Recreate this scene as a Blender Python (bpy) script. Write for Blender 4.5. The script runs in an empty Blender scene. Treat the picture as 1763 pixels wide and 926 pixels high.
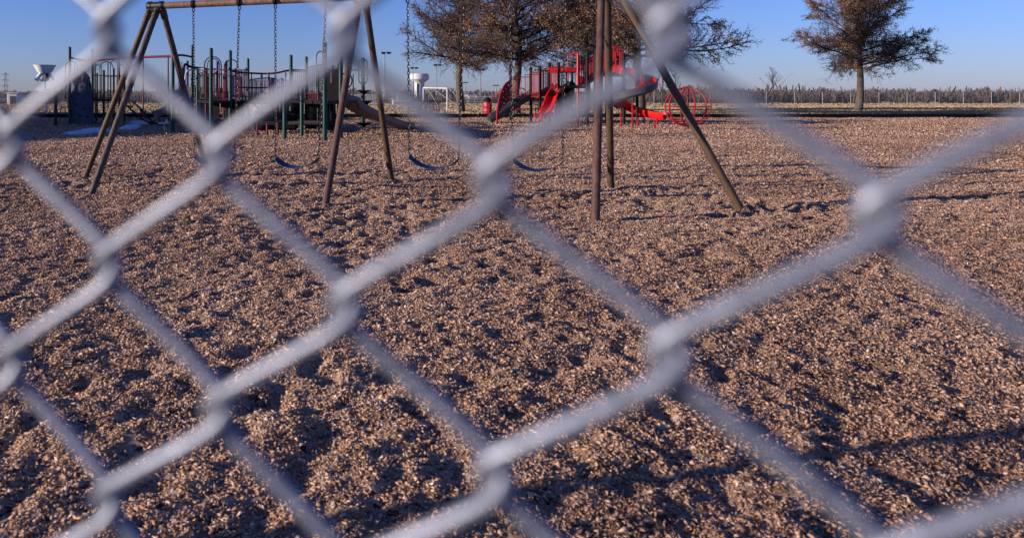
import bpy, math, random
import numpy as np
from mathutils import Vector, Matrix
random.seed(7); RNG = np.random.default_rng(7)
R = math.radians
sc = bpy.context.scene
COL = sc.collection
EYE = 1.2
# ------------------------------------------------------------------ camera
FPX, YH, XC = 1280.0, 167.0, 600.0
cam_d = bpy.data.cameras.new('camera'); cam = bpy.data.objects.new('camera', cam_d); COL.objects.link(cam)
cam.location = (0, 0, EYE); cam.rotation_euler = (R(90), 0, 0)
cam_d.sensor_width = 36; cam_d.lens = FPX / 1763 * 36
cam_d.shift_x = (881.5 - XC) / 1763; cam_d.shift_y = -(463 - YH) / 1763
cam_d.clip_start = 0.01; cam_d.clip_end = 6000
cam_d.dof.use_dof = True; cam_d.dof.focus_distance = 13.0; cam_d.dof.aperture_fstop = 5.0
sc.camera = cam
# ------------------------------------------------------------------ light
ELEV = R(12.5); SDX, SDY = 0.972, 0.235
w = bpy.data.worlds.new('World'); sc.world = w; w.use_nodes = True
nt = w.node_tree; sky = nt.nodes.new('ShaderNodeTexSky'); sky.sky_type = 'NISHITA'; sky.sun_disc = False
sky.sun_elevation = ELEV; sky.sun_rotation = math.atan2(-SDX, -SDY)
sky.air_density = 1.0; sky.dust_density = 0.3; sky.ozone_density = 5.0
bg = nt.nodes['Background']; bg.inputs[1].default_value = 0.088
tint = nt.nodes.new('ShaderNodeMix'); tint.data_type = 'RGBA'; tint.blend_type = 'MULTIPLY'; tint.inputs['Factor'].default_value = 1.0
nt.links.new(sky.outputs[0], tint.inputs['A']); tint.inputs['B'].default_value = (0.93, 0.87, 1.32, 1)
nt.links.new(tint.outputs['Result'], bg.inputs[0])
sun_d = bpy.data.lights.new('sun', 'SUN'); sun_d.energy = 5.0; sun_d.angle = R(0.5); sun_d.color = (1.0, 0.85, 0.69)
sun = bpy.data.objects.new('sun', sun_d); COL.objects.link(sun)
sd = Vector((math.cos(ELEV) * SDX, math.cos(ELEV) * SDY, -math.sin(ELEV)))
sun.rotation_euler = sd.to_track_quat('-Z', 'Y').to_euler(); sun.location = (-30, -10, 20)
sc.view_settings.view_transform = 'Standard'; sc.view_settings.look = 'None'
sc.view_settings.exposure = 0.58; sc.view_settings.gamma = 1.0
try: sc.view_settings.use_curve_mapping = False
except Exception: pass

# ------------------------------------------------------------------ helpers
def W(x, y, D):
    return Vector(((x - XC) * D / FPX, D, EYE - (y - YH) * D / FPX))
def GD(y): return EYE * FPX / (y - YH)
def G(x, y): return W(x, y, GD(y))

def mat(name, col, rough=0.6, metal=0.0, var=0.25, scale=8.0, col2=None, bump=0.0, spec=0.5, detail=4.0, coat=0.0):
    m = bpy.data.materials.new(name); m.use_nodes = True
    n = m.node_tree.nodes; l = m.node_tree.links; b = n['Principled BSDF']
    b.inputs['Roughness'].default_value = rough; b.inputs['Metallic'].default_value = metal
    b.inputs['Specular IOR Level'].default_value = spec
    if coat: b.inputs['Coat Weight'].default_value = coat
    tc = n.new('ShaderNodeTexCoord'); ns = n.new('ShaderNodeTexNoise')
    ns.inputs['Scale'].default_value = scale; ns.inputs['Detail'].default_value = detail; ns.inputs['Roughness'].default_value = 0.65
    l.new(tc.outputs['Object'], ns.inputs['Vector'])
    cr = n.new('ShaderNodeValToRGB'); cr.color_ramp.elements[0].position = 0.3; cr.color_ramp.elements[1].position = 0.72
    c2 = col2 if col2 else tuple(min(1, c * (1 + var)) for c in col)
    c1 = col if col2 else tuple(c * (1 - var) for c in col)
    cr.color_ramp.elements[0].color = (*c1, 1); cr.color_ramp.elements[1].color = (*c2, 1)
    l.new(ns.outputs['Fac'], cr.inputs['Fac']); l.new(cr.outputs['Color'], b.inputs['Base Color'])
    if bump:
        bp = n.new('ShaderNodeBump'); bp.inputs['Strength'].default_value = bump; bp.inputs['Distance'].default_value = 0.01
        l.new(ns.outputs['Fac'], bp.inputs['Height']); l.new(bp.outputs['Normal'], b.inputs['Normal'])
    return m

class MB:
    """collects shapes, builds ONE mesh object"""
    def __init__(s): s.v = []; s.f = []; s.n = 0
    def add(s, vs, fs):
        o = s.n; s.v.extend([tuple(p) for p in vs]); s.f.extend([tuple(i + o for i in f) for f in fs]); s.n += len(vs); return s
    def tube(s, pts, r, k=8, closed=False, caps=True):
        pts = [Vector(p) for p in pts]; n = len(pts)
        rs = r if isinstance(r, (list, tuple)) else [r] * n
        vs = []; up = None
        for i, p in enumerate(pts):
            a = pts[(i - 1) % n] if (closed or i > 0) else p
            b = pts[(i + 1) % n] if (closed or i < n - 1) else p
            t = (b - a)
            t = t.normalized() if t.length > 1e-9 else Vector((0, 0, 1))
            if up is None:
                up = Vector((0, 0, 1)) if abs(t.z) < 0.9 else Vector((1, 0, 0))
            u = (up - t * up.dot(t))
            if u.length < 1e-5: u = t.orthogonal()
            u.normalize(); v = t.cross(u); up = u
            for j in range(k):
                an = 2 * math.pi * j / k
                vs.append(p + (u * math.cos(an) + v * math.sin(an)) * rs[i])
        fs = []
        for i in range(n if closed else n - 1):
            a = i * k; b = ((i + 1) % n) * k
            for j in range(k):
                fs.append((a + j, a + (j + 1) % k, b + (j + 1) % k, b + j))
        if not closed and caps:
            fs.append(tuple(range(k - 1, -1, -1))); fs.append(tuple(range((n - 1) * k, n * k)))
        return s.add(vs, fs)
    def box(s, c, size, rz=0.0, ax=None):
        c = Vector(c); hx, hy, hz = size[0] / 2, size[1] / 2, size[2] / 2
        m = Matrix.Rotation(rz, 3, 'Z') if ax is None else ax
        b = min(hx, hy, hz) * 0.18
        vs = []
        for sx in (-1, 1):
            for sy in (-1, 1):
                for sz in (-1, 1):
                    vs.append((sx * (hx - b), sy * (hy - b), sz * hz)); vs.append((sx * (hx - b), sy * hy, sz * (hz - b))); vs.append((sx * hx, sy * (hy - b), sz * (hz - b)))
        def ix(sx, sy, sz, q): return ((sx > 0) * 4 + (sy > 0) * 2 + (sz > 0)) * 3 + q
        fs = []
        for z in (-1, 1):
            f = [ix(-1, -1, z, 0), ix(1, -1, z, 0), ix(1, 1, z, 0), ix(-1, 1, z, 0)]; fs.append(f if z > 0 else f[::-1])
            f = [ix(-1, z, -1, 1), ix(1, z, -1, 1), ix(1, z, 1, 1), ix(-1, z, 1, 1)]; fs.append(f if z < 0 else f[::-1])
            f = [ix(z, -1, -1, 2), ix(z, 1, -1, 2), ix(z, 1, 1, 2), ix(z, -1, 1, 2)]; fs.append(f if z > 0 else f[::-1])
        for a in (-1, 1):
            for q in (-1, 1):
                fs.append([ix(-1, a, q, 0), ix(1, a, q, 0), ix(1, a, q, 1), ix(-1, a, q, 1)])
                fs.append([ix(a, -1, q, 0), ix(a, 1, q, 0), ix(a, 1, q, 2), ix(a, -1, q, 2)])
                fs.append([ix(a, q, -1, 1), ix(a, q, 1, 1), ix(a, q, 1, 2), ix(a, q, -1, 2)])
                for e in (-1, 1): fs.append([ix(a, q, e, 0), ix(a, q, e, 1), ix(a, q, e, 2)]) if True else None
        return s.add([c + m @ Vector(v) for v in vs], fs)
    def lathe(s, prof, c, k=20):
        c = Vector(c); vs = []; fs = []
        for (r, z) in prof:
            for j in range(k):
                a = 2 * math.pi * j / k; vs.append((c.x + r * math.cos(a), c.y + r * math.sin(a), c.z + z))
        for i in range(len(prof) - 1):
            for j in range(k):
                fs.append((i * k + j, i * k + (j + 1) % k, (i + 1) * k + (j + 1) % k, (i + 1) * k + j))
        fs.append(tuple(range(k - 1, -1, -1))); fs.append(tuple(range((len(prof) - 1) * k, len(prof) * k)))
        return s.add(vs, fs)
    def slab(s, poly, z0, z1):
        n = len(poly); vs = [(p[0], p[1], z0) for p in poly] + [(p[0], p[1], z1) for p in poly]
        fs = [tuple(range(n - 1, -1, -1)), tuple(range(n, 2 * n))] + [(i, (i + 1) % n, n + (i + 1) % n, n + i) for i in range(n)]
        return s.add(vs, fs)
    def plate(s, poly, origin, ux, uz, th):
        o = Vector(origin); ux = Vector(ux); uz = Vector(uz); nn = ux.cross(uz).normalized() * th / 2; n = len(poly)
        vs = [o + ux * a + uz * b - nn for a, b in poly] + [o + ux * a + uz * b + nn for a, b in poly]
        fs = [tuple(range(n - 1, -1, -1)), tuple(range(n, 2 * n))] + [(i, (i + 1) % n, n + (i + 1) % n, n + i) for i in range(n)]
        return s.add(vs, fs)
    def strip(s, secs, closed=True):
        k = len(secs[0]); vs = [p for sec in secs for p in sec]; fs = []
        for i in range(len(secs) - 1):
            for j in range(k if closed else k - 1):
                fs.append((i * k + j, i * k + (j + 1) % k, (i + 1) * k + (j + 1) % k, (i + 1) * k + j))
        if closed: fs.append(tuple(range(k - 1, -1, -1))); fs.append(tuple(range((len(secs) - 1) * k, len(secs) * k)))
        return s.add(vs, fs)
    def build(s, name, m, parent=None, smooth=40):
        me = bpy.data.meshes.new(name); me.from_pydata(s.v, [], s.f); me.materials.append(m); me.validate(); me.update()
        return fin(name, me, parent, smooth)

import bmesh
def fin(name, me, parent=None, smooth=40):
    if len(me.vertices) < 60000:
        bm = bmesh.new(); bm.from_mesh(me); bmesh.ops.recalc_face_normals(bm, faces=bm.faces)
        if smooth:
            ca = R(smooth)
            for f in bm.faces: f.smooth = True
            for e in bm.edges:
                if len(e.link_faces) == 2:
                    if e.calc_face_angle(0) > ca: e.smooth = False
        bm.to_mesh(me); bm.free()
    elif smooth:
        me.polygons.foreach_set('use_smooth', [True] * len(me.polygons))
    o = bpy.data.objects.new(name, me); COL.objects.link(o)
    if parent:
        o.parent = parent
        pw = Vector((0, 0, 0)); q = parent
        while q: pw += q.location; q = q.parent
        o.location = -pw
    return o
def tag(o, label=None, cat=None, group=None, kind=None):
    if label: o['label'] = label
    if cat: o['category'] = cat
    if group: o['group'] = group
    if kind: o['kind'] = kind
    return o
def thing(name, label, cat, loc=(0, 0, 0), group=None):
    o = bpy.data.objects.new(name, None); COL.objects.link(o); o.location = loc; o.empty_display_size = 0.2
    return tag(o, label, cat, group)
def npmesh(name, verts, faces, m, k):
    verts = np.asarray(verts, np.float32); faces = np.asarray(faces, np.int32).reshape(-1, k)
    me = bpy.data.meshes.new(name); me.vertices.add(len(verts)); me.vertices.foreach_set('co', verts.ravel())
    me.loops.add(faces.size); me.loops.foreach_set('vertex_index', faces.ravel())
    me.polygons.add(len(faces)); me.polygons.foreach_set('loop_start', np.arange(0, faces.size, k, dtype=np.int32))
    me.update(calc_edges=True); me.materials.append(m)
    return me
def bez(pts, n=8):
    """Catmull-Rom through points"""
    P = [Vector(p) for p in pts]; P = [P[0] * 2 - P[1]] + P + [P[-1] * 2 - P[-2]]; out = []
    for i in range(1, len(P) - 2):
        for j in range(n):
            t = j / n; a, b, c, d = P[i - 1], P[i], P[i + 1], P[i + 2]
            out.append(0.5 * ((2 * b) + (c - a) * t + (2 * a - 5 * b + 4 * c - d) * t * t + (3 * b - a - 3 * c + d) * t ** 3))
    out.append(P[-2]); return out

# ------------------------------------------------------------------ materials
M = {}
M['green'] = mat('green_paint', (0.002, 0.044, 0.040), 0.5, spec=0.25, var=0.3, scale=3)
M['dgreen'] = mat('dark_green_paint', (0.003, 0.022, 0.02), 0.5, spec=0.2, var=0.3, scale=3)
M['maroon'] = mat('maroon_paint', (0.11, 0.010, 0.022), 0.5, spec=0.25, var=0.25, scale=5)
M['dark'] = mat('dark_coated_steel', (0.008, 0.006, 0.009), 0.7, spec=0.15, var=0.4, scale=9)
M['black'] = mat('black_powder_coat', (0.006, 0.0055, 0.007), 0.65, spec=0.2, var=0.3, scale=7)
M['tan'] = mat('tan_plastic', (0.20, 0.15, 0.142), 0.6, var=0.12, scale=3)
M['brown'] = mat('dark_brown_plastic', (0.026, 0.019, 0.022), 0.7, spec=0.2, var=0.2, scale=5)
M['rock'] = mat('grey_blue_plastic_rock', (0.07, 0.075, 0.12), 0.8, spec=0.2, var=0.3, scale=4, bump=0.6)
M['blue'] = mat('purple_blue_paint', (0.035, 0.03, 0.22), 0.5, spec=0.25, var=0.2, scale=4)
M['lblue'] = mat('lavender_coated_steel', (0.10, 0.09, 0.15), 0.5, spec=0.25, var=0.2, scale=4)
M['red'] = mat('red_paint', (0.30, 0.004, 0.010), 0.42, spec=0.35, var=0.15, scale=4)
M['dred'] = mat('deep_red_paint', (0.17, 0.005, 0.012), 0.5, spec=0.25, var=0.2, scale=4)
M['redplastic'] = mat('red_plastic', (0.60, 0.008, 0.011), 0.3, var=0.08, scale=2)
M['greyplastic'] = mat('grey_plastic', (0.075, 0.075, 0.09), 0.5, spec=0.3, var=0.15, scale=3)
M['white'] = mat('white_paint', (0.5, 0.5, 0.53), 0.6, var=0.08, scale=3)
M['bright'] = mat('bright_white_plastic', (0.80, 0.80, 0.82), 0.5, var=0.05, scale=3)
M['offwhite'] = mat('weathered_white', (0.5, 0.5, 0.52), 0.6, var=0.15, scale=3)
M['galv'] = mat('galvanised_wire', (0.185, 0.205, 0.275), 0.44, metal=0.4, var=0.4, scale=220, detail=6)
M['galvfar'] = mat('galvanised_pipe', (0.24, 0.25, 0.27), 0.55, metal=0.2, var=0.1, scale=5)
M['chain'] = mat('chain_steel', (0.045, 0.04, 0.04), 0.45, metal=0.7, var=0.5, scale=30)
M['bark'] = mat('bark', (0.03, 0.023, 0.02), 0.9, scale=6, col2=(0.13, 0.105, 0.088), bump=1.0)
M['twig'] = mat('twig_bark', (0.06, 0.038, 0.032), 0.85, var=0.3, scale=2)
M['leaf'] = mat('dry_oak_leaf', (0.085, 0.045, 0.026), 0.7, scale=1.6, col2=(0.32, 0.17, 0.10), detail=8)
M['snow'] = mat('old_snow', (0.46, 0.50, 0.60), 0.8, var=0.08, scale=3, bump=0.4)
M['curb'] = mat('black_rubber_border', (0.006, 0.006, 0.008), 0.9, spec=0.1, var=0.3, scale=3)
M['brush'] = mat('bare_brush', (0.045, 0.034, 0.03), 0.95, scale=0.12, col2=(0.13, 0.095, 0.08))
M['farwood'] = mat('far_bare_wood', (0.10, 0.085, 0.10), 0.95, scale=0.02, col2=(0.17, 0.145, 0.155))
M['brick'] = mat('brick', (0.23, 0.12, 0.085), 0.85, var=0.2, scale=4)
M['roof'] = mat('dark_roofing', (0.06, 0.06, 0.07), 0.8, var=0.2, scale=4)
M['glass'] = mat('dark_glass', (0.02, 0.025, 0.03), 0.1, var=0.1)
M['conc'] = mat('pale_concrete', (0.50, 0.48, 0.47), 0.8, var=0.1, scale=0.4)
M['rubber'] = mat('tyre_rubber', (0.02, 0.02, 0.02), 0.9, var=0.1)
M['barkred'] = mat('red_drum', (0.30, 0.012, 0.03), 0.5, var=0.25, scale=6)

def rust(name, a, b, c):
    m = mat(name, a, 0.72, var=0.2, scale=5, col2=b, bump=0.35)
    n = m.node_tree.nodes; l = m.node_tree.links; bs = n['Principled BSDF']
    tc = n.new('ShaderNodeTexCoord'); mp = n.new('ShaderNodeMapping'); mp.inputs['Scale'].default_value = (14, 14, 2.2)
    ns = n.new('ShaderNodeTexNoise'); ns.inputs['Scale'].default_value = 1.6; ns.inputs['Detail'].default_value = 7; ns.inputs['Roughness'].default_value = 0.7
    l.new(tc.outputs['Object'], mp.inputs['Vector']); l.new(mp.outputs['Vector'], ns.inputs['Vector'])
    cr = n.new('ShaderNodeValToRGB'); cr.color_ramp.elements[0].position = 0.46; cr.color_ramp.elements[1].position = 0.60
    l.new(ns.outputs['Fac'], cr.inputs['Fac'])
    mx = n.new('ShaderNodeMix'); mx.data_type = 'RGBA'
    src = bs.inputs['Base Color'].links[0].from_socket
    l.new(cr.outputs['Color'], mx.inputs['Factor']); l.new(src, mx.inputs['A']); mx.inputs['B'].default_value = (*c, 1)
    l.new(mx.outputs['Result'], bs.inputs['Base Color'])
    return m
M['rust'] = rust('rusty_brown_pipe', (0.028, 0.015, 0.011), (0.058, 0.032, 0.024), (0.095, 0.068, 0.056))
M['rust2'] = rust('red_rust_pipe', (0.038, 0.014, 0.010), (0.075, 0.026, 0.017), (0.09, 0.045, 0.034))
M['rust3'] = rust('ochre_rust_pipe', (0.034, 0.024, 0.015), (0.075, 0.046, 0.025), (0.085, 0.040, 0.02))
M['beam'] = rust('weathered_beam', (0.13, 0.07, 0.05), (0.20, 0.12, 0.09), (0.09, 0.04, 0.028))
M['seat'] = mat('blue_rubber_seat', (0.008, 0.02, 0.075), 0.5, var=0.25, scale=15)

# ground of chips
def chip_material(attr):
    m = bpy.data.materials.new('rubber_mulch_chips' if attr else 'chip_ground'); m.use_nodes = True
    n = m.node_tree.nodes; l = m.node_tree.links; b = n['Principled BSDF']; b.inputs['Roughness'].default_value = 0.8
    b.inputs['Specular IOR Level'].default_value = 0.25
    cr = n.new('ShaderNodeValToRGB'); e = cr.color_ramp.elements
    cols = [(0.0, (0.035, 0.017, 0.012)), (0.22, (0.25, 0.135, 0.09)), (0.45, (0.41, 0.245, 0.165)), (0.7, (0.51, 0.33, 0.235)), (0.9, (0.60, 0.45, 0.36)), (1.0, (0.60, 0.50, 0.42))]
    e[0].position = 0; e[0].color = (*cols[0][1], 1); e[1].position = 1; e[1].color = (*cols[-1][1], 1)
    for p, c in cols[1:-1]:
        q = e.new(p); q.color = (*c, 1)
    tc = n.new('ShaderNodeTexCoord')
    if attr:
        a = n.new('ShaderNodeAttribute'); a.attribute_name = 'tone'; l.new(a.outputs['Fac'], cr.inputs['Fac'])
        l.new(cr.outputs['Color'], b.inputs['Base Color'])
    else:
        v = n.new('ShaderNodeTexVoronoi'); v.inputs['Scale'].default_value = 38; l.new(tc.outputs['Object'], v.inputs['Vector'])
        v2 = n.new('ShaderNodeTexVoronoi'); v2.inputs['Scale'].default_value = 9; l.new(tc.outputs['Object'], v2.inputs['Vector'])
        sp = n.new('ShaderNodeSeparateColor'); l.new(v.outputs['Color'], sp.inputs[0])
        l.new(sp.outputs[0], cr.inputs['Fac'])
        ns = n.new('ShaderNodeTexNoise'); ns.inputs['Scale'].default_value = 1.1; ns.inputs['Detail'].default_value = 6; l.new(tc.outputs['Object'], ns.inputs['Vector'])
        mr = n.new('ShaderNodeMapRange'); mr.inputs[1].default_value = 0.3; mr.inputs[2].default_value = 0.7; mr.inputs[3].default_value = 0.35; mr.inputs[4].default_value = 0.75
        l.new(ns.outputs['Fac'], mr.inputs[0])
        mx = n.new('ShaderNodeMix'); mx.data_type = 'RGBA'; mx.blend_type = 'MULTIPLY'; mx.inputs['Factor'].default_value = 1
        l.new(cr.outputs['Color'], mx.inputs['A']); l.new(mr.outputs[0], mx.inputs['B']); l.new(mx.outputs['Result'], b.inputs['Base Color'])
        bp = n.new('ShaderNodeBump'); bp.inputs['Strength'].default_value = 0.45; bp.inputs['Distance'].default_value = 0.012
        bp2 = n.new('ShaderNodeBump'); bp2.inputs['Strength'].default_value = 0.35; bp2.inputs['Distance'].default_value = 0.03
        l.new(v2.outputs['Distance'], bp2.inputs['Height']); l.new(sp.outputs[1], bp.inputs['Height'])
        l.new(bp2.outputs['Normal'], bp.inputs['Normal']); l.new(bp.outputs['Normal'], b.inputs['Normal'])
    return m
M['chip'] = chip_material(True); M['ground'] = chip_material(False)
M['lawn'] = mat('dormant_lawn', (0.20, 0.14, 0.085), 0.95, scale=0.35, col2=(0.38, 0.29, 0.19), bump=0.5, detail=10)

M['grass'] = mat('dry_grass_blades', (0.20, 0.14, 0.085), 0.9, scale=0.3, col2=(0.38, 0.29, 0.19), detail=8)
# ------------------------------------------------------------------ ground
def vnoise(x, y, seed, f):
    x = x * f; y = y * f
    xi = np.floor(x).astype(np.int64); yi = np.floor(y).astype(np.int64); fx = x - xi; fy = y - yi
    def h(a, b):
        n = (a * 374761393 + b * 668265263 + seed * 1274126177) & 0xffffffff
        n = ((n ^ (n >> 13)) * 1274126177) & 0xffffffff
        return ((n ^ (n >> 16)) & 0xffff) / 65535.0
    u = fx * fx * (3 - 2 * fx); v = fy * fy * (3 - 2 * fy)
    return (h(xi, yi) * (1 - u) + h(xi + 1, yi) * u) * (1 - v) + (h(xi, yi + 1) * (1 - u) + h(xi + 1, yi + 1) * u) * v
SCUFF = []
def gheight(x, y):
    z = 0.05 * (vnoise(x, y, 1, 0.8) - 0.5)
    wx = x + 0.12 * vnoise(x, y, 9, 4.1); wy = y + 0.12 * vnoise(x, y, 8, 3.7)
    m = np.clip(vnoise(x, y, 5, 0.7) * 1.5 - 0.3, 0.15, 1) * np.clip((y + 2.0) / 8.0, 0.35, 1)
    d1 = np.clip(0.42 - vnoise(wx, wy, 2, 5.0), 0, 1); d2 = np.clip(0.45 - vnoise(wx, wy, 3, 9.0), 0, 1)
    z = z - m * (0.15 * d1 + 0.16 * d2)
    z = z + 0.03 * np.clip(vnoise(wx, wy, 13, 14.0) - 0.45, 0, 1)
    z = z + 0.016 * (vnoise(x, y, 4, 12.0) - 0.5) + 0.010 * (vnoise(x, y, 6, 27) - 0.5)
    for (cx, cy, rx, ry, d) in SCUFF:
        q = ((x - cx) / rx) ** 2 + ((y - cy) / ry) ** 2
        z = z - d * np.exp(-q) + d * 0.35 * np.exp(-(np.sqrt(q) - 1.5) ** 2 * 6)
    return z
def axis(a, b, c0, c1, s0, g):
    out = [c0]; s = s0
    while out[-1] < c1: out.append(out[-1] + s0)
    hi = []; p = out[-1]
    while p < b: s = max(s0, g * (p - c1) + s0); p += s; hi.append(p)
    lo = []; p = out[0]
    while p > a: s = max(s0, g * (c0 - p) + s0); p -= s; lo.append(p)
    r = np.array(lo[::-1] + out + hi); return np.clip(r, a, b)
def grid(xs, ys, hf, name, m):
    X, Y = np.meshgrid(xs, ys); Z = hf(X, Y); nx, ny = len(xs), len(ys)
    v = np.stack([X, Y, Z], -1).reshape(-1, 3)
    i = np.arange(ny - 1)[:, None] * nx + np.arange(nx - 1)[None, :]
    f = np.stack([i, i + 1, i + nx + 1, i + nx], -1).reshape(-1, 4)
    me = npmesh(name, v, f, m, 4); me.polygons.foreach_set('use_smooth', [True] * len(me.polygons))
    o = bpy.data.objects.new(name, me); COL.objects.link(o); return o

# swing-set layout
FL, RL, BL = G(158, 333), G(357, 300), G(147, 305)
FM, RM = G(560, 355), G(674, 310)
FR, RR = G(1025, 380), G(1052, 325)
HB = 2.47
A0 = (FL + RL) / 2; A1 = (FM + RM) / 2; A2 = (FR + RR) / 2
bd = (A2 - A0); bd.z = 0; bd.normalize()
def on_beam(x):
    k = (x - XC) / FPX   # X = k*Y on the beam's ground line
    t = (k * A0.y - A0.x) / (bd.x - k * bd.y); return A0 + bd * t
SW = [((333, 412), (335.5, 268), (404, 270), 283), ((474, 561), (475, 272), (549, 272), 288),
      ((702, 797), (705, 268), (790, 273), 289), ((875, 972), (884, 275), (969, 278), 293)]
for (tx, a, b, yb) in SW:
    c = on_beam((a[0] + b[0]) / 2); SCUFF.append((c.x, c.y, 0.40, 0.28, 0.05))
CX0, CX1, CY0, CY1 = -27.0, 42.0, -1.5, 43.0
lip = lambda X, Y: gheight(X, Y)
xs = axis(CX0, CX1, -5.0, 7.0, 0.032, 0.012); ys = axis(CY0, CY1, 1.8, 12.5, 0.032, 0.012)
tag(grid(xs, ys, lip, 'mulch_ground', M['ground']), kind='structure')
def lawn_h(X, Y):
    ins = (X > CX0 + 0.2) & (X < CX1 - 0.2) & (Y > CY0 + 0.2) & (Y < CY1 - 0.2)
    z = 0.03 + 0.05 * (vnoise(X, Y, 11, 0.15) - 0.5) + 0.03 * (vnoise(X, Y, 12, 0.9) - 0.5)
    z = np.where(np.hypot(X, Y) > 300, 0.0, z)
    return np.where(ins, -0.8, z)
lx = np.unique(np.concatenate([-np.geomspace(27.3, 4000, 90), [CX0, CX0 + 0.3, CX1 - 0.3, CX1], np.linspace(CX0 + 1, CX1 - 1, 90), np.geomspace(42.3, 4000, 90)]))
ly = np.unique(np.concatenate([-np.geomspace(1.8, 3000, 50), [CY0, CY0 + 0.3, CY1 - 0.3, CY1], np.linspace(0, CY1 - 1, 30), np.geomspace(43.3, 5000, 240)]))
tag(grid(lx, ly, lawn_h, 'lawn', M['lawn']), kind='structure')

# loose chips, one mesh
def scatter():
    P = []; S = []
    for (y0, y1, dens, sz) in [(1.2, 3.5, 15000, 0.0135), (3.5, 6, 11000, 0.014), (6, 9, 6000, 0.0165), (9, 13, 2500, 0.0225), (13, 22, 800, 0.032), (22, 42.6, 260, 0.05)]:
        xa = -0.5 * y1 - 0.6; xb = 0.95 * y1 + 0.6
        n = int((xb - xa) * (y1 - y0) * dens)
        x = RNG.uniform(xa, xb, n); y = RNG.uniform(y0, y1, n)
        k = (x > -0.5 * y - 0.6) & (x < 0.95 * y + 0.6)
        x, y = x[k], y[k]; P.append(np.stack([x, y], -1)); S.append(sz * np.clip(RNG.lognormal(-0.08, 0.38, len(x)), 0.35, 2.6))
    P = np.concatenate(P); S = np.concatenate(S); n = len(P)
    z = gheight(P[:, 0], P[:, 1]) + S * 0.15
    base = np.array([[-1, -.28, -.12], [1, -.16, -.08], [-.15, .38, -.1], [.05, 0.02, .3]])
    v = np.repeat(base[None], n, 0) + RNG.normal(0, 0.13, (n, 4, 3))
    v *= (S / 1.6)[:, None, None]
    a = RNG.uniform(0, 2 * np.pi, n); t = RNG.normal(0, 0.32, n); t2 = RNG.normal(0, 0.30, n)
    def rot(v, a, i, j):
        c, s = np.cos(a)[:, None], np.sin(a)[:, None]; vi = v[:, :, i] * c - v[:, :, j] * s; vj = v[:, :, i] * s + v[:, :, j] * c
        v[:, :, i] = vi; v[:, :, j] = vj
    rot(v, t, 0, 2); rot(v, t2, 1, 2); rot(v, a, 0, 1)
    v[:, :, 0] += P[:, 0:1]; v[:, :, 1] += P[:, 1:2]; v[:, :, 2] += z[:, None]
    fb = np.array([[0, 1, 3], [1, 2, 3], [2, 0, 3], [0, 2, 1]])
    f = (fb[None] + (np.arange(n) * 4)[:, None, None]).reshape(-1, 3)
    me = npmesh('loose_chips', v.reshape(-1, 3), f, M['chip'], 3)
    at = me.attributes.new('tone', 'FLOAT', 'POINT')
    tone = np.clip(RNG.beta(2.0, 2.3, n) + 0.22 * (vnoise(P[:, 0], P[:, 1], 21, 0.6) - 0.5) + 0.15 * (vnoise(P[:, 0], P[:, 1], 22, 2.5) - 0.5), 0, 1); at.data.foreach_set('value', np.repeat(tone, 4).astype(np.float32))
    o = bpy.data.objects.new('loose_chips', me); COL.objects.link(o)
    tag(o, 'pinkish brown shredded mulch chips covering the playground', 'mulch', kind='stuff')
scatter()

# black border round the mulch
b = thing('border_edging', 'low black plastic edging between mulch and dry lawn', 'edging', (0, CY1, 0))
def edge_run(p, q):
    p = Vector(p); q = Vector(q); d = (q - p); L = d.length; n = int(L / 4.4) + 1; d.normalize(); mb = MB()
    for i in range(n):
        c = p + d * (L / n * (i + 0.5)); mb.box((c.x, c.y, 0.07), (L / n - 0.03, 0.14, 0.30), math.atan2(d.y, d.x))
    return mb
edge_run((CX0, CY1), (CX1, CY1)).build('edging_run', M['curb'], b); edge_run((CX0, CY0), (CX0, CY1)).build('edging_run', M['curb'], b)
edge_run((CX1, CY0), (CX1, CY1)).build('edging_run', M['curb'], b)

b2_ = thing('border_edging', 'short black edging in the shade under and behind the green posts', 'edging', (-4, 34, 0))
edge_run((-8.0, 33.6), (-2.6, 33.6)).build('edging_run', M['curb'], b2_)
# dry grass standing on the lawn
def grass():
    P = []
    for (y0, y1, dens, k) in [(43.2, 52, 46, 1.0), (52, 68, 24, 1.3), (68, 99, 11, 1.8), (100.5, 160, 3, 3.0)]:
        xa, xb = -0.55 * y1, 1.0 * y1; n = int((xb - xa) * (y1 - y0) * dens); x = RNG.uniform(xa, xb, n); y = RNG.uniform(y0, y1, n)
        q = (x > -0.55 * y) & (x < y) & (vnoise(x, y, 31, 0.35) + 0.5 * vnoise(x, y, 32, 1.7) > 0.42)
        P.append(np.stack([x[q], y[q], np.full(q.sum(), k)], -1))
    P = np.concatenate(P); n = len(P); a = RNG.uniform(0, np.pi, n); h = 0.055 * RNG.uniform(0.5, 1.5, n) * P[:, 2] ** 0.4; wd = 0.06 * P[:, 2] * RNG.uniform(0.6, 1.4, n)
    z0 = lawn_h(P[:, 0], P[:, 1]) - 0.01; dx, dy = np.cos(a) * wd, np.sin(a) * wd; lx_, ly_ = RNG.normal(0, 0.02, n), RNG.normal(0, 0.02, n)
    V = np.stack([np.stack([P[:, 0] - dx, P[:, 1] - dy, z0], -1), np.stack([P[:, 0] + dx, P[:, 1] + dy, z0], -1),
                  np.stack([P[:, 0] + dx * .7 + lx_, P[:, 1] + dy * .7 + ly_, z0 + h], -1), np.stack([P[:, 0] - dx * .9 + lx_, P[:, 1] - dy * .9 + ly_, z0 + h * 0.8], -1)], 1).reshape(-1, 3)
    o = bpy.data.objects.new('dry_grass', npmesh('dry_grass', V, np.arange(n * 4).reshape(-1, 4), M['grass'], 4)); COL.objects.link(o)
    tag(o, 'short dormant straw coloured grass beyond the mulch', 'grass', kind='stuff')
grass()
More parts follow.
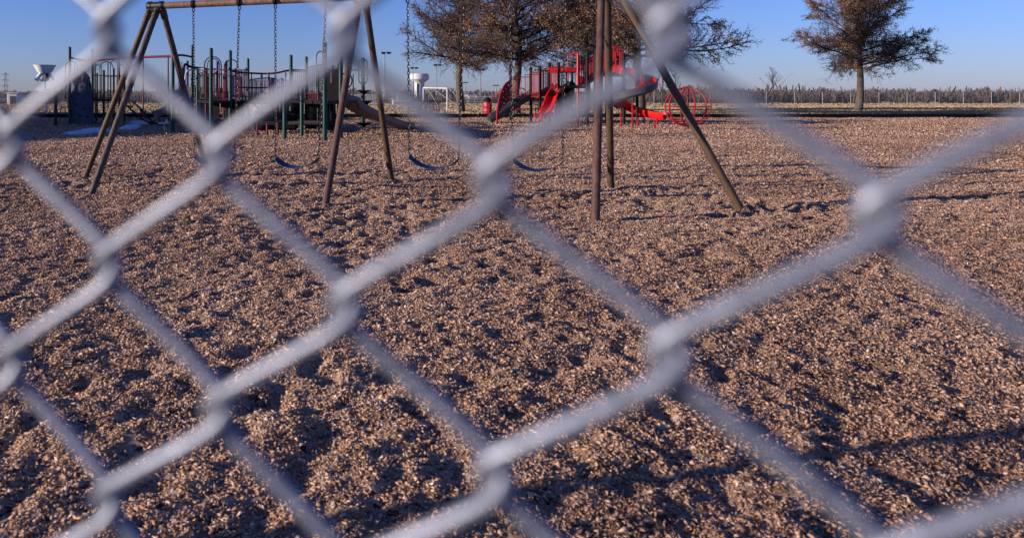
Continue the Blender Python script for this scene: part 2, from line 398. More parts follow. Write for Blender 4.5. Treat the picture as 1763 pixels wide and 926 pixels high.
# snow patches
def snow(pts, name, label):
    c = [G(*p) for p in pts]; mb = MB(); n = len(c); cen = sum(c, Vector()) / n
    cc = bez(c + [c[0]], 6)[:-1]; k = len(cc); vs = []; rings = 6
    for r in range(rings + 1):
        t = r / rings
        for i, p in enumerate(cc):
            q = p.lerp(cen, t); j = 1 + 0.10 * math.sin(i * 2.3) * (1 - t)
            q = cen + (q - cen) * j
            vs.append((q.x, q.y, -0.05 + 0.14 * math.sqrt(min(1, t * 3)) + 0.03 * math.sin(q.x * 3) * math.sin(q.y * 2.1) * min(1, t * 3)))
    fs = [(r * k + i, r * k + (i + 1) % k, (r + 1) * k + (i + 1) % k, (r + 1) * k + i) for r in range(rings) for i in range(k)]
    mb.add(vs, fs); return tag(mb.build(name, M['snow']), label, 'snow', kind='stuff')
snow([(101, 232), (125, 228), (160, 225), (190, 224.5), (196, 226), (185, 229), (150, 231.5), (125, 233.5)], 'snow_patch', 'long bluish patch of old snow in the shade in front of the grey climbing rock')
snow([(200, 224), (216, 219), (236, 217.5), (245, 219), (238, 222), (218, 224.5)], 'snow_patch', 'small snow patch in the shade just right of the long one')
snow([(216, 214), (226, 211), (248, 210.5), (262, 212.5), (256, 214.5), (232, 215.5)], 'snow_patch', 'snow patch in the shade directly below the wavy climber')
snow([(-40, 203), (0, 201), (55, 200), (92, 200.5), (60, 203.5), (0, 205)], 'snow_patch', 'thin strip of snow near the edging at the far left')

# ------------------------------------------------------------------ near chain link fence
def chainlink():
    d0 = 0.225; k0 = d0 / FPX
    O = Vector((-580 * k0, d0, EYE - 0.0146)); stp = Vector((191.6 * k0, -0.0626 * d0, 0)); L = stp.length; u = stp / L
    nrm = Vector((-u.y, u.x, 0)); nrm = -nrm if nrm.y > 0 else nrm          # towards the camera
    p = 0.0665; slope = -0.0335; wr = 0.0021; dd = 0.0024; e = 0.0027
    V = []; F = []; off = 0
    zb, zt = -1.16, 0.62
    for k in range(-84, 84):
        hi = -3 <= k <= 10; seg = 14 if hi else 6; ns = 10 if hi else 4
        n0 = int(zb / (p / 2)); n1 = int(zt / (p / 2)); H = []
        tt = np.arange(n0 * seg, n1 * seg + 1) / seg      # in half turns; integer tt even -> node column even
        # at tt integer j: bend. side: j parity + k parity
        ph = (tt - np.floor(tt)) * math.pi - math.pi / 2
        kk = 0.93
        tri = np.arcsin(kk * np.sin(ph)) / math.asin(kk)                       # -1..1 in each half turn
        j = np.floor(tt).astype(int)
        sgn = np.where(((j + k) % 2) == 0, 1.0, -1.0)                          # going right or left
        x = (k + 0.5) * L + sgn * tri * (L / 2 + e)
        y = sgn * dd * np.abs(np.cos(ph)) ** 0.45
        zz = tt * p / 2 + slope * x + 0.0006 * math.sin(k * 1.7)
        C = np.array(O)[None] + x[:, None] * np.array(u)[None] + y[:, None] * np.array(nrm)[None]; C[:, 2] += zz
        T = np.gradient(C, axis=0); T /= np.linalg.norm(T, axis=1)[:, None]
        N = np.cross(T, np.array(nrm)[None]); N /= np.linalg.norm(N, axis=1)[:, None]; B = np.cross(T, N)
        an = np.arange(ns) * 2 * np.pi / ns
        ring = C[:, None] + wr * (np.cos(an)[None, :, None] * N[:, None] + np.sin(an)[None, :, None] * B[:, None])
        m = len(C); V.append(ring.reshape(-1, 3))
        a = (np.arange(m - 1) * ns)[:, None]; jj = np.arange(ns)[None]; j2 = (jj + 1) % ns
        F.append(np.stack([a + jj, a + j2, a + ns + j2, a + ns + jj], -1).reshape(-1, 4) + off); off += m * ns
    th = thing('chain_link_fence', 'out of focus silver chain link fence right in front of the view', 'fence', (O.x, O.y, 0))
    me = npmesh('wire_mesh', np.concatenate(V), np.concatenate(F), M['galv'], 4); me.polygons.foreach_set('use_smooth', [True] * len(me.polygons))
    fin('wire_mesh', me, th)
    a = O + u * (-84 * L); c = O + u * (84 * L)
    top = EYE + zt - 0.03
    MB().tube([(a.x, a.y, top + 0.1), (c.x, c.y, top - 0.1)], 0.021, 16).build('top_rail', M['galv'], th)
    for q in (a, c):
        MB().tube([(q.x, q.y, -0.1), (q.x, q.y, top + 0.12)], 0.03, 16).lathe([(0.033, 0), (0.036, 0.02), (0.02, 0.05), (0.004, 0.06)], (q.x, q.y, top + 0.12), 16).build('fence_post', M['galv'], th)
chainlink()

# ------------------------------------------------------------------ swing set
t = thing('swing_frame', 'rusty brown pipe swing frame with three sets of splayed legs', 'swing frame', (A1.x, A1.y, 0))
zb = HB
pa = A0 - bd * 0.12; pb = A2 + bd * 0.12
MB().tube([(pa.x, pa.y, zb), (A1.x, A1.y, zb), (pb.x, pb.y, zb)], 0.047, 20).build('crossbeam', M['beam'], t)
def leg(foot, apex, du, r=0.0425, m='rust'):
    a = apex + bd * du; d = (a - Vector((foot.x, foot.y, zb * 0))); 
    top = Vector((a.x, a.y, zb - 0.03)); f = Vector((foot.x, foot.y, -0.12))
    # keep the foot where it meets the ground
    dirv = (top - Vector((foot.x, foot.y, 0))).normalized(); f = Vector((foot.x, foot.y, 0)) - dirv * 0.15
    mb = MB().tube([f, Vector((foot.x, foot.y, 0)).lerp(top, 0.4), top], r, 18)
    mb.tube([top.lerp(f, 0.015), top.lerp(f, 0.055)], r + 0.007, 14)
    for q in (0.025, 0.045):
        c = top.lerp(f, q); mb.tube([c + Vector((0, -r - 0.02, 0)), c + Vector((0, r + 0.02, 0))], 0.009, 6)
    return mb.build('leg', M[m], t)
leg(FL, A0, 0.03, m='rust'); leg(RL, A0, 0.10, m='rust'); leg(BL, A0, -0.09, m='rust3')
leg(FM, A1, -0.04, m='rust2'); leg(RM, A1, 0.03, m='rust3')
leg(FR, A2, -0.03, m='rust2'); leg(RR, A2, 0.03, m='rust3')
BR = Vector((A2.x + 1.30, A2.y - 0.46, 0)); leg(BR, A2, 0.13, m='rust3')
for A in (A0, A1, A2):
    mb = MB(); rz = math.atan2(bd.y, bd.x)
    for s in (-1, 1):
        a = Vector((A.x, A.y, zb)) + bd * (0.09 * s)
        mb.tube([a - bd * 0.025, a + bd * 0.025], 0.064, 16)
    mb.tube([Vector((A.x, A.y, zb)) - bd * 0.13, Vector((A.x, A.y, zb)) + bd * 0.13], 0.057, 16)
    pd = Vector((-bd.y, bd.x, 0))
    for s in (-1, 1):
        c = Vector((A.x, A.y, zb - 0.07)) + pd * (0.075 * s)
        mb.tube([c - bd * 0.09, c + bd * 0.09], 0.026, 8)
        for q in (-1, 1): mb.tube([c + bd * 0.06 * q - pd * 0.045, c + bd * 0.06 * q + pd * 0.045], 0.012, 6)
    mb.build('joint_fitting', M['chain'], t)
seat_labels = ['blue belt swing seat hanging behind a fence knot, leftmost of the four swings', 'blue belt swing hanging just left of the middle legs of the frame',
               'blue belt swing hanging just right of the middle legs of the frame', 'dark belt swing nearest the right hand legs, partly behind the fence wire']
for i, (tx, ea, eb, yb) in enumerate(SW):
    c0 = on_beam((ea[0] + eb[0]) / 2)
    sw = thing('belt_swing', seat_labels[i], 'swing', (c0.x, c0.y, 0.3), 'belt swings on the rusty frame')
    ends = []
    for x, e in zip(tx, (ea, eb)):
        top = on_beam(x); bot = on_beam(e[0]); bz = EYE - (e[1] - YH) * bot.y / FPX
        top = Vector((top.x, top.y, zb - 0.10)); bot = Vector((bot.x, bot.y, bz)); ends.append(bot)
        mb = MB(); d = top - bot; n = int(d.length / 0.040); d.normalize()
        s1 = d.orthogonal().normalized(); s2 = d.cross(s1)
        for j in range(n):
            c = bot + d * (0.040 * (j + 0.5)); s = (s1 * math.cos(j * 1.571 + 0.4) + s2 * math.sin(j * 1.571 + 0.4))
            wob = s * 0.0015
            pts = [c + wob + d * (0.0265 * math.cos(q)) + s * (0.0150 * math.sin(q)) for q in [k * math.pi / 4 for k in range(8)]]
            mb.tube(pts, 0.0048, 5, closed=True)
        mb.build('chain', M['chain'], sw)
        hg = MB(); tp = Vector((top.x, top.y, zb))
        hg.tube([tp - bd * 0.018, tp + bd * 0.018], 0.056, 14)
        hg.tube([tp + Vector((0, 0, -0.05)) + bd * (0.018 * math.cos(q)) + Vector((0, 0, -0.03 - 0.026 * math.sin(q))) for q in [k * math.pi / 5 for k in range(10)]], 0.0075, 6, closed=True)
        hg.build('hanger', M['dark'], sw)
    L, Rr = ends; pd = Vector((-bd.y, bd.x, 0))
    mid = (L + Rr) / 2; bz = EYE - (yb - YH) * mid.y / FPX; secs = []
    N = 20
    for j in range(N + 1):
        s = j / N; p = L.lerp(Rr, s); sag = (4 * s * (1 - s)) ** 0.8; p.z = p.z + (bz - mid.z) * sag
        wd = 0.066 if 0.08 < s < 0.92 else 0.045
        tl = -0.03
        tw = pd * wd + Vector((0, 0, 0.022 - 0.03 * s))
        secs.append([p - tw, p + tw, p + tw + Vector((0, 0, -0.008)), p - tw + Vector((0, 0, -0.008))])
    MB().strip(secs).build('seat', M['seat'], sw)

# ------------------------------------------------------------------ play structure helpers
def post(par, x, yt, yb, m, r=0.062, Z=None, name='post'):
    Z = Z or GD(yb); p = W(x, yb, Z); top = W(x, yt, Z).z
    return MB().lathe([(r, -0.15), (r, top - 0.05), (r * 0.9, top - 0.02), (r * 0.55, top), (0.01, top + 0.006)], (p.x, p.y, 0), 14).build(name, M[m], par)
def rail(par, pts, r, m, name='rail', sm=True, k=8):
    return MB().tube(bez(pts, 6) if sm and len(pts) > 2 else pts, r, k).build(name, M[m], par)
def bars(par, p, q, z0, z1, n, m, r=0.011, rr=0.017, name='railing', dz=0.0):
    p = Vector(p); q = Vector(q); mb = MB()
    up0 = Vector((0, 0, z0)); up1 = Vector((0, 0, z1)); e = Vector((0, 0, dz))
    mb.tube([p + up0, q + up0 + e], rr, 8).tube([p + up1, q + up1 + e], rr, 8)
    for i in range(n):
        s = (i + 0.5) / n; c = p.lerp(q, s) + e * s; mb.tube([c + up0, c + up1], r, 6)
    return mb.build(name, M[m], par)
def loop_(par, x0, x1, yt, yb, Z, m, r=0.018, name='arch_handle', z=None):
    a = W(x0, yb, Z); b = W(x1, yb, Z); tz = W(x0, yt, Z).z; h = min((b.x - a.x) / 2, tz - a.z); pts = [a, Vector((a.x, a.y, tz - h))]
    for i in range(1, 8):
        an = math.pi * i / 8; pts.append(Vector(((a.x + b.x) / 2 - (b.x - a.x) / 2 * math.cos(an), Z, tz - h + h * math.sin(an))))
    pts += [Vector((b.x, b.y, tz - h)), b]
    return MB().tube(pts, r, 8).build(name, M[m], par)
def trough(par, path, width, wall, m, name='slide_bed', th=0.03, side=None):
    P = [Vector(p) for p in path]; secs = []
    for i, p in enumerate(P):
        a = P[max(i - 1, 0)]; b = P[min(i + 1, len(P) - 1)]; tg = (b - a).normalized()
        s = tg.cross(Vector((0, 0, 1))); s.normalize(); n = s.cross(tg).normalized(); hw = width / 2
        inner = [(-hw, wall), (-hw * 0.94, wall * 0.35), (-hw * 0.75, 0.03), (0, 0), (hw * 0.75, 0.03), (hw * 0.94, wall * 0.35), (hw, wall)]
        outer = [(hw + th * 1.6, wall + 0.01), (hw + th, wall * 0.3), (hw * 0.8, -th), (0, -th - 0.02), (-hw * 0.8, -th), (-hw - th, wall * 0.3), (-hw - th * 1.6, wall + 0.01)]
        secs.append([p + s * u + n * v for u, v in inner + outer])
    return MB().strip(secs).build(name, M[m], par)

# ------------------------------------------------------------------ green play structure
ps = thing('play_structure', 'big climbing structure with green posts, maroon rails and a tan slide', 'play structure', (-3.5, 25, 0))
for (x, yt, yb) in [(120, 81, 217), (159, 85, 214), (297.5, 78, 228), (331, 78, 215), (340, 118, 216), (363.5, 83, 232), (396.5, 87, 226),
                    (427, 101, 215), (501, 95, 224.5), (527.5, 98, 222), (490, 158, 239), (519.7, 150, 235), (559.3, 73, 243), (565.4, 118, 225), (586.8, 78, 239), (373, 123, 214), (583, 110, 222)]:
    o = post(ps, x, yt, yb, 'green')
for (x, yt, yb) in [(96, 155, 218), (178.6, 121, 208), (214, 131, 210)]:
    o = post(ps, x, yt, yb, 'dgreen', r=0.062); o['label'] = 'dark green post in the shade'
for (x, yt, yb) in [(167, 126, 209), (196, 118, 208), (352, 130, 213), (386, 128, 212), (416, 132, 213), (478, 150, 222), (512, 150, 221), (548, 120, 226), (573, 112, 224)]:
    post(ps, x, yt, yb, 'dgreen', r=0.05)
for a_, b__, yt, Z_ in [(163, 175, 112, 35), (204, 213, 112, 34.5)]: loop_(ps, a_, b__, yt, 172, Z_, 'dark', 0.018)
# overhead glide rail
rail(ps, [W(120, 100, 30.7), W(140, 103.5, 31.2), W(159, 105, 32), W(200, 101.5, 30), W(245, 99, 27.5), W(297, 97, 25.4)], 0.045, 'maroon', 'overhead_rail')
rail(ps, [W(297, 97, 25.3), W(313, 95.5, 28), W(331, 98.5, 31.8)], 0.042, 'dark', 'overhead_rail')
for x, yt, yb, Z in [(204.5, 101, 196, 30), (246.4, 99, 203, 27.5), (289.5, 97.5, 209, 25.8)]:
    rail(ps, [W(x, yt, Z), W(x, yb, Z)], 0.026, 'maroon', 'hanging_pole', sm=False)
# left tower
Zl = 33
ds = W(160, 172, Zl); 
MB().slab([(W(118, 0, 31).x, 30.9), (W(214, 0, 31).x, 31.5), (W(214, 0, 35).x, 35.2), (W(122, 0, 35).x, 35.2)], 1.02, 1.10).build('deck', M['dark'], ps)
for a, b_, yt, Z in [(112.5, 133, 106, 31.5), (128.5, 141.5, 105.5, 34), (172, 195, 106.5, 33), (190, 202.5, 105, 35.5)]:
    loop_(ps, a, b_, yt, 172, Z, 'dark')
bars(ps, (W(161, 0, 32).x, 31.8, 0), (W(212, 0, 32.5).x, 32.5, 0), 1.15, 2.12, 9, 'dark')
bars(ps, (W(112, 0, 35).x, 35, 0), (W(160, 0, 35).x, 35, 0), 1.15, 2.1, 8, 'dark')
bars(ps, (W(178, 0, 35.3).x, 35.3, 0), (W(214, 0, 35.3).x, 35.3, 0), 1.15, 2.15, 7, 'maroon')
for x in (164, 186, 206): rail(ps, [W(x, 108, 33.2), Vector((W(x, 0, 33.2).x, 33.2, 0))], 0.024, 'dark', 'pole', sm=False)
for xa, xb in ((104, 113), (172, 184), (188, 199)): loop_(ps, xa, xb, 185 if xa < 110 else 196, 211, 32.5, 'maroon', 0.016, 'ground_loop')
# moulded climbing rock
sil = [(124, 212), (125, 190), (124.5, 165), (126, 150), (128, 134), (134, 128), (140, 125), (143, 122), (147, 124), (150, 128), (153, 133), (156, 145), (157.5, 165), (157, 190), (158, 212)]
Zr = 31.0; secs = []
for f, sc_ in ((-0.26, 0.72), (-0.2, 0.93), (0.0, 1.0), (0.12, 0.97), (0.16, 0.8)):
    cx, cy = 141, 175; sec = []
    for i, (x, y) in enumerate(sil):
        yy = 213 + (y - 213) * (sc_ ** 0.5 if y < 205 else 1); p = W(cx + (x - cx) * sc_, yy, Zr)
        p.y += f + 0.10 * math.sin(i * 1.9 + f * 20); p.x += 0.04 * math.sin(i * 2.7 + f * 31); sec.append(p)
    secs.append(sec)
rk = MB().strip(secs).build('climbing_rock', M['rock'], ps, smooth=35)
mb = MB()
for (x, y) in [(132, 141), (140, 150), (149, 143), (135, 162), (146, 168), (132, 180), (144, 187), (151, 160), (137, 199), (150, 200)]:
    p = W(x, y, Zr - 0.28); MB().tube([p, p + Vector((0, -0.07, 0.01))], [0.045, 0.025], 7).build('hand_hold', M['brown'], rk)
# wavy climber
L1 = [W(214, 172, 31), W(228, 176, 30.5), W(240, 186, 30), (W(252, 0, 29.5).x, 29.5, 0.42), (W(270, 0, 29).x, 29, 0.15), (W(286, 0, 29).x, 29, 0.1)]
L2 = [W(212, 176, 32.2), W(222, 186, 31.8), W(236, 198, 31.2), (W(250, 0, 30.6).x, 30.6, 0.2), (W(268, 0, 30).x, 30, 0.12)]
mb = MB(); mb.tube(bez(L1, 6), 0.032, 8).tube(bez(L2, 6), 0.032, 8)
b1, b2 = bez(L1, 4), bez(L2, 5)
for i in range(2, 20, 3):
    a = b1[min(i, len(b1) - 1)]; c = b2[min(i + 1, len(b2) - 1)]; m_ = (a + c) / 2 + Vector((0.15, 0, 0.22 if i % 2 else -0.15)); mb.tube(bez([a, m_, c], 5), 0.02, 6)
for xa in (218, 238, 252): 
    q = [W(xa + 8 * math.cos(a) + 2, 196 + 9 * math.sin(a), 30.2) for a in [k * math.pi / 8 - 1.2 for k in range(11)]]; mb.tube(q, 0.018, 6)
mb.build('wavy_climber', M['dark'], ps)
# stepping disc
mb = MB().lathe([(0.20, 0.0), (0.22, 0.03), (0.22, 0.06), (0.02, 0.06)], W(283, 214, 26.5), 20).lathe([(0.05, 0.0), (0.06, 0.11), (0.05, 0.13), (0.01, 0.13)], W(288, 212.5, 26.5), 14)
mb.tube([W(283, 214, 26.5), Vector((W(283, 0, 26.5).x, 26.5, -0.1))], 0.03, 8)
mb.build('step_disc', M['offwhite'], ps)
# middle cluster (deck between posts 331 - 427)
mid = [(W(340, 0, 30).x, 30.0), (W(363.5, 0, 23.9).x, 23.9), (W(396.5, 0, 25.9).x, 25.9), (W(427, 0, 31.5).x, 31.4), (W(373, 0, 32.5).x, 32.5)]
MB().slab(mid, 0.98, 1.07).build('deck', M['dark'], ps)
for a, b_, yt, Z in [(352, 381, 98, 26.5), (357, 378, 101.5, 29), (386, 410, 103, 28.5), (388, 398, 106, 31), (545, 560, 89, 23.5)]:
    loop_(ps, a, b_, yt, 160 if a < 500 else 150, Z, 'maroon' if a in (386, 357) else 'dark', 0.02)
def pxbars(x0, x1, Z0, Z1, z0, z1, n, m='maroon', **k): return bars(ps, (W(x0, 0, Z0).x, Z0, 0), (W(x1, 0, Z1).x, Z1, 0), z0, z1, n, m, **k)
pxbars(342, 362, 29.5, 24.2, 1.12, 2.1, 6, 'dark'); pxbars(352, 384, 30.5, 31, 1.12, 2.15, 7); pxbars(376, 396, 31.5, 27, 1.12, 2.1, 5)
pxbars(366, 394, 24.1, 25.8, 1.15, 1.36, 6); pxbars(398, 426, 26.2, 31, 1.2, 2.1, 6)
for x, yt, yb, Z in [(344, 120, 168, 30.4), (349, 119, 168, 30.2), (369, 121, 169, 31.8), (381, 119, 169, 31), (386, 121, 168, 30), (401, 121, 168, 29), (409, 122, 168, 30), (416, 121, 168, 31), (421, 122, 169, 31.3)]:
    rail(ps, [W(x, yt, Z), W(x, yb, Z)], 0.02, 'maroon', 'baluster', sm=False)
rail(ps, [W(341, 120, 30.5), W(360, 119.5, 30.8), W(396, 121, 30), (W(428, 121, 31).x, 31, W(428, 121, 31).z)], 0.024, 'maroon', 'hand_rail')
for a, b_, yt, Z in [(344, 358, 128, 31), (366, 378, 126, 32.2), (402, 414, 128, 30.6)]: loop_(ps, a, b_, yt, 168, Z, 'dark', 0.02)
# white curved hand rail
rail(ps, [W(318, 150, 27.5), W(320, 128, 27.5), W(325, 121.5, 27.5), W(340, 119.5, 28), W(358, 119.5, 28), W(373, 119, 28.5)], 0.03, 'offwhite', 'hand_rail')
rail(ps, [W(316, 135, 29), W(318, 112, 29), W(330, 116, 30), W(352, 119, 30)], 0.05, 'dark', 'overhead_rail')
rail(ps, [W(306, 158, 27), W(313, 130, 27), W(313, 106, 27)], 0.016, 'lblue', 'thin_pole')
for x, yt, yb, Z in [(354.5, 117, 205, 27), (385, 130, 205, 29), (388, 112, 190, 29)]: rail(ps, [W(x, yt, Z), W(x, yb, Z)], 0.04, 'maroon', 'slide_pole', sm=False)
# panels on the middle deck; dark ones below added to fill in shade
for (xa, xb, ya, yb_, Z, m_) in [(345, 352, 150, 162, 28, 'tan'), (404, 416, 172, 198, 30, 'dark'), (343, 362, 170, 206, 29.5, 'dark'), (380, 389, 171, 186, 29.9, 'black'), (398, 421, 172, 203, 30.8, 'black'), (347, 359, 150, 169, 30.2, 'brown'), (376, 392, 152, 169, 31.2, 'dark'), (365, 378, 165, 207, 29.8, 'brown'), (389, 395, 166, 206, 30.4, 'brown')]:
    a = W(xa, ya, Z); c = W(xb, yb_, Z); MB().box(((a.x + c.x) / 2, Z, (a.z + c.z) / 2), (c.x - a.x, 0.06, a.z - c.z)).build('panel', M[m_], ps)
# pale ladder frame seen between the posts
mb = MB()
for y in (190, 196, 206): mb.tube([W(376, y, 33), W(388, y, 33)], 0.05, 6)
mb.tube([W(388, 187, 33), W(388, 209, 33)], 0.05, 6).tube([W(376, 187, 33), W(376, 209, 33)], 0.03, 6); mb.build('step_ladder', M['tan'], ps)
MB().box(W(372, 211, 29.5), (3.0, 0.5, 0.06)).build('bench_board', M['brown'], ps)
# suspension bridge with maroon rails
def bpath(y0, ym, y1, Za, Zb): return [W(400, y0, Za), W(420, (y0 + ym) / 2 + .6, Za), W(447, ym, (Za + Zb) / 2), W(473, ym - 0.6, (Za + Zb) / 2), W(501, y1, Zb), W(530, y1 + 0.3, Zb + 1)]
rail(ps, bpath(122.5, 127, 121.2, 26.4, 26.8), 0.034, 'maroon', 'bridge_rail'); rail(ps, bpath(149.5, 151.5, 149, 26.4, 26.8), 0.028, 'maroon', 'bridge_rail')
for x in (412, 433, 463, 492): rail(ps, [W(x, 125, 26.5), W(x, 175, 26.5)], 0.03 if x in (463,) else 0.02, 'maroon', 'baluster', sm=False)
bp = bpath(170, 175.5, 170, 27.2, 27.6); secs = []
for p in bez(bp, 5): secs.append([p + Vector((0, -0.55, 0)), p + Vector((0, 0.55, 0)), p + Vector((0, 0.55, -0.09)), p + Vector((0, -0.55, -0.09))])
MB().strip(secs).build('bridge_deck', M['dark'], ps)
pxbars(503, 528, 26.9, 27.8, 1.1, 2.12, 7); pxbars(529, 558, 28, 25, 1.15, 2.3, 8, 'dark'); pxbars(494, 520, 22, 22.8, 1.1, 1.3, 3)
# far side bridge of pale bars, arched
mb = MB(); far = [W(428, 138, 31), W(445, 135.5, 31.5), W(462, 134.5, 32), W(480, 136, 32), W(500, 140, 31)]; ff = bez(far, 7)
mb.tube(ff, 0.022, 6); low = [Vector((p.x, p.y, 1.12 - 0.0 * i)) for i, p in enumerate(ff)]; mb.tube(low, 0.022, 6)
for i, p in enumerate(ff): mb.tube([p, low[i]], 0.02, 5)
mb.build('bridge_barrier', M['lblue'], ps)
secs = [[p + Vector((0, -0.5, -0.03)), p + Vector((0, 0.5, -0.03)), p + Vector((0, 0.5, -0.13)), p + Vector((0, -0.5, -0.13))] for p in bez([W(400, 172, 29), W(430, 171, 29.5), W(455, 167, 30), W(478, 170, 30), (W(505, 0, 29).x, 29, 1.05)], 6)]
MB().strip(secs).build('bridge_deck', M['black'], ps)
rail(ps, [W(436, 179, 28), W(446, 188, 28)], 0.03, 'dark', 'brace', sm=False)
# right tower
dk = [(W(501, 0, 26.7).x, 26.6), (W(519.7, 0, 22.7).x, 22.7), (W(559.3, 0, 20.3).x, 20.35), (W(586.8, 0, 21.4).x, 21.4), (0.3, 24.2), (W(583, 0, 27.8).x, 27.8), (W(527.5, 0, 27.8).x, 27.8)]
MB().slab(dk, 1.0, 1.09).build('deck', M['black'], ps)
mb = MB(); a = W(530, 175, 27); c = W(578, 222, 27)
mb.box(((a.x + c.x) / 2, 27, (a.z + 0.03) / 2), (c.x - a.x, 0.05, a.z - 0.03)); pn = mb.build('play_panel', M['brown'], ps)
mb = MB()
for (x, y, w_, h_) in [(541, 176.5, 5, 1.2), (538.5, 197, 1.2, 2), (541, 193.5, 4.5, 1), (545, 195.5, 1, 3), (575, 181, 2, 1), (575, 184, 2, 1)]:
    p = W(x, y, 26.96); MB().box(p, (w_ * 26.96 / FPX, 0.012, h_ * 26.96 / FPX)).build('panel_detail', M['offwhite'], pn)
for x in (534, 538.5, 543, 547.5): pass
pxbars(530, 554, 25, 24.4, 1.07, 1.32, 6, 'maroon', r=0.02, rr=0.03)
for (xa, xb, ya, yb_, Z, m_) in [(580, 586.5, 180, 200, 24.5, 'green'), (533, 540, 177, 212, 25.5, 'black'), (503, 519, 176, 205, 27.4, 'black'), (492, 500, 174, 196, 28.5, 'dark')]:
    a = W(xa, ya, Z); c = W(xb, yb_, Z); MB().box(((a.x + c.x) / 2, Z, (a.z + c.z) / 2), (c.x - a.x, 0.05, a.z - c.z)).build('panel', M[m_], ps)
mb = MB()
for y in (182, 186.5, 191): MB().box(W(582, y, 24.46), (0.06, 0.012, 0.03)).build('panel_detail', M['offwhite'], ps)
rail(ps, [W(497, 213, 23.4), W(528, 211.5, 23.2), W(559, 212, 23)], 0.07, 'brown', 'barrier_rail'); rail(ps, [W(559, 212, 23), W(582, 212, 24)], 0.04, 'dark', 'barrier_rail', sm=False)
for x, yb_ in ((443, 234.5), (460, 233.5), (478, 233)):
    p = G(x, yb_); MB().tube([(p.x, p.y, -0.1), (p.x, p.y, 0.38)], 0.04, 8).build('footing', M['maroon'], ps)
secs = []
MB().box((W(462, 0, 24.6).x, 24.6, 0.33), (1.25, 0.8, 0.10)).build('step_shade_block', M['brown'], ps)
MB().box((W(474, 0, 26).x, 26.3, 0.36), (1.5, 0.7, 0.66)).build('step_shade_block', M['dark'], ps)  # added dark block standing in for the shade below the structure
# hood over the tan slide
hx0, hx1, Zh = W(562, 0, 24.4).x, W(586, 0, 24.4).x, 24.4
prof = [(hx0, 1.09), (hx0 - 0.03, 1.7), (hx0 + 0.04, 2.0), (hx0 + 0.2, 2.12), (hx1 - 0.1, 2.10), (hx1 + 0.02, 1.9), (hx1 + 0.03, 1.5), (hx1, 1.09)]
secs = [[Vector((a_, y_, z_)) for a_, z_ in prof] for y_ in (24.0, 24.05, 24.75, 24.8)]
mb = MB(); mb.strip(secs, closed=True); mb.build('slide_hood', M['brown'], ps, smooth=50)
MB().box(W(570, 133, 23.9), (0.055, 0.03, 0.36)).build('hood_trim', M['tan'], ps)
loop_(ps, 566, 582, 115, 125, 26.5, 'dark', 0.016)
mb = MB(); cc = W(596, 139, 24.2); mb.tube([cc + Vector((0.19 * math.cos(a), 0.05, 0.25 * math.sin(a))) for a in [k * math.pi / 8 for k in range(16)]], 0.022, 8, closed=True); mb.build('ring_handle', M['dark'], ps)
MB().slab([(hx0 + 0.1, 24.0), (0.18, 24.1), (0.22, 25.1), (hx0 + 0.2, 25.0)], 0.99, 1.08).build('deck', M['black'], ps)
path = bez([(W(582, 0, 24.4).x, 24.4, 1.08), (W(592, 0, 24.5).x, 24.5, 1.00), (W(602, 0, 24.7).x, 24.7, 0.88), (W(621, 0, 24.9).x, 24.9, 0.66), (W(650, 0, 25.2).x, 25.2, 0.38), (W(680, 0, 25.5).x, 25.5, 0.16), (W(702, 0, 25.7).x, 25.7, 0.09)], 5)
sl = trough(ps, path, 0.90, 0.23, 'tan')
secs = []
for p in path[3:-2]: secs.append([p + Vector((-0.0, -0.02, 0.20)), p + Vector((0, 0.02, 0.20)), p + Vector((0, 0.03, 0.0)), p + Vector((0, -0.03, 0.0))])
MB().strip(secs).build('divider', M['tan'], sl)
mb = MB()
for x in (689, 696): 
    p = G(x, 230.5)
    for y_ in (25.4, 25.9): MB().tube([(p.x, y_, -0.1), (p.x, y_, 0.16)], 0.035, 8).build('slide_leg', M['rust2'], ps)
mb = MB()
for i in range(3, 9, 2):
    p = path[i * 2]; MB().tube([p + Vector((0.0, -0.50, 0.05)), p + Vector((0, -0.52, 0.36))], 0.02, 6).build('side_post', M['maroon'], ps)
rail(ps, [W(608, 128, 28.5), W(608, 185, 28.5)], 0.022, 'dark', 'pole', sm=False)

# pod climber
pc = thing('pod_climber', 'green post climber with dark cone steps and a loop cage on top', 'climber', (W(625, 0, 29).x, 29, 0))
Zp = 29.0; cx = W(625, 0, Zp).x
MB().lathe([(0.075, -0.1), (0.075, W(0, 100, Zp).z - 0.05), (0.05, W(0, 100, Zp).z), (0.01, W(0, 100, Zp).z + .01)], (cx, Zp, 0), 14).build('post', M['dgreen'], pc)
mb = MB()
for s in range(4):
    an = s * math.pi / 2 + 0.2; u_ = Vector((math.cos(an), math.sin(an), 0)); top, bot = W(0, 103, Zp).z, W(0, 144, Zp).z
    P0 = Vector((cx, Zp, 0)); mb.tube(bez([P0 + u_ * 0.07 + Vector((0, 0, top)), P0 + u_ * 0.16 + Vector((0, 0, top - 0.09)), P0 + u_ * 0.17 + Vector((0, 0, (top + bot) / 2)), P0 + u_ * 0.16 + Vector((0, 0, bot + 0.09)), P0 + u_ * 0.07 + Vector((0, 0, bot))], 5), 0.02, 6)
for z_ in (W(0, 117, Zp).z, W(0, 130, Zp).z): mb.tube([Vector((cx + 0.17 * math.cos(a), Zp + 0.17 * math.sin(a), z_)) for a in [k * math.pi / 8 for k in range(16)]], 0.016, 6, closed=True)
mb.build('grip_cage', M['green'], pc)
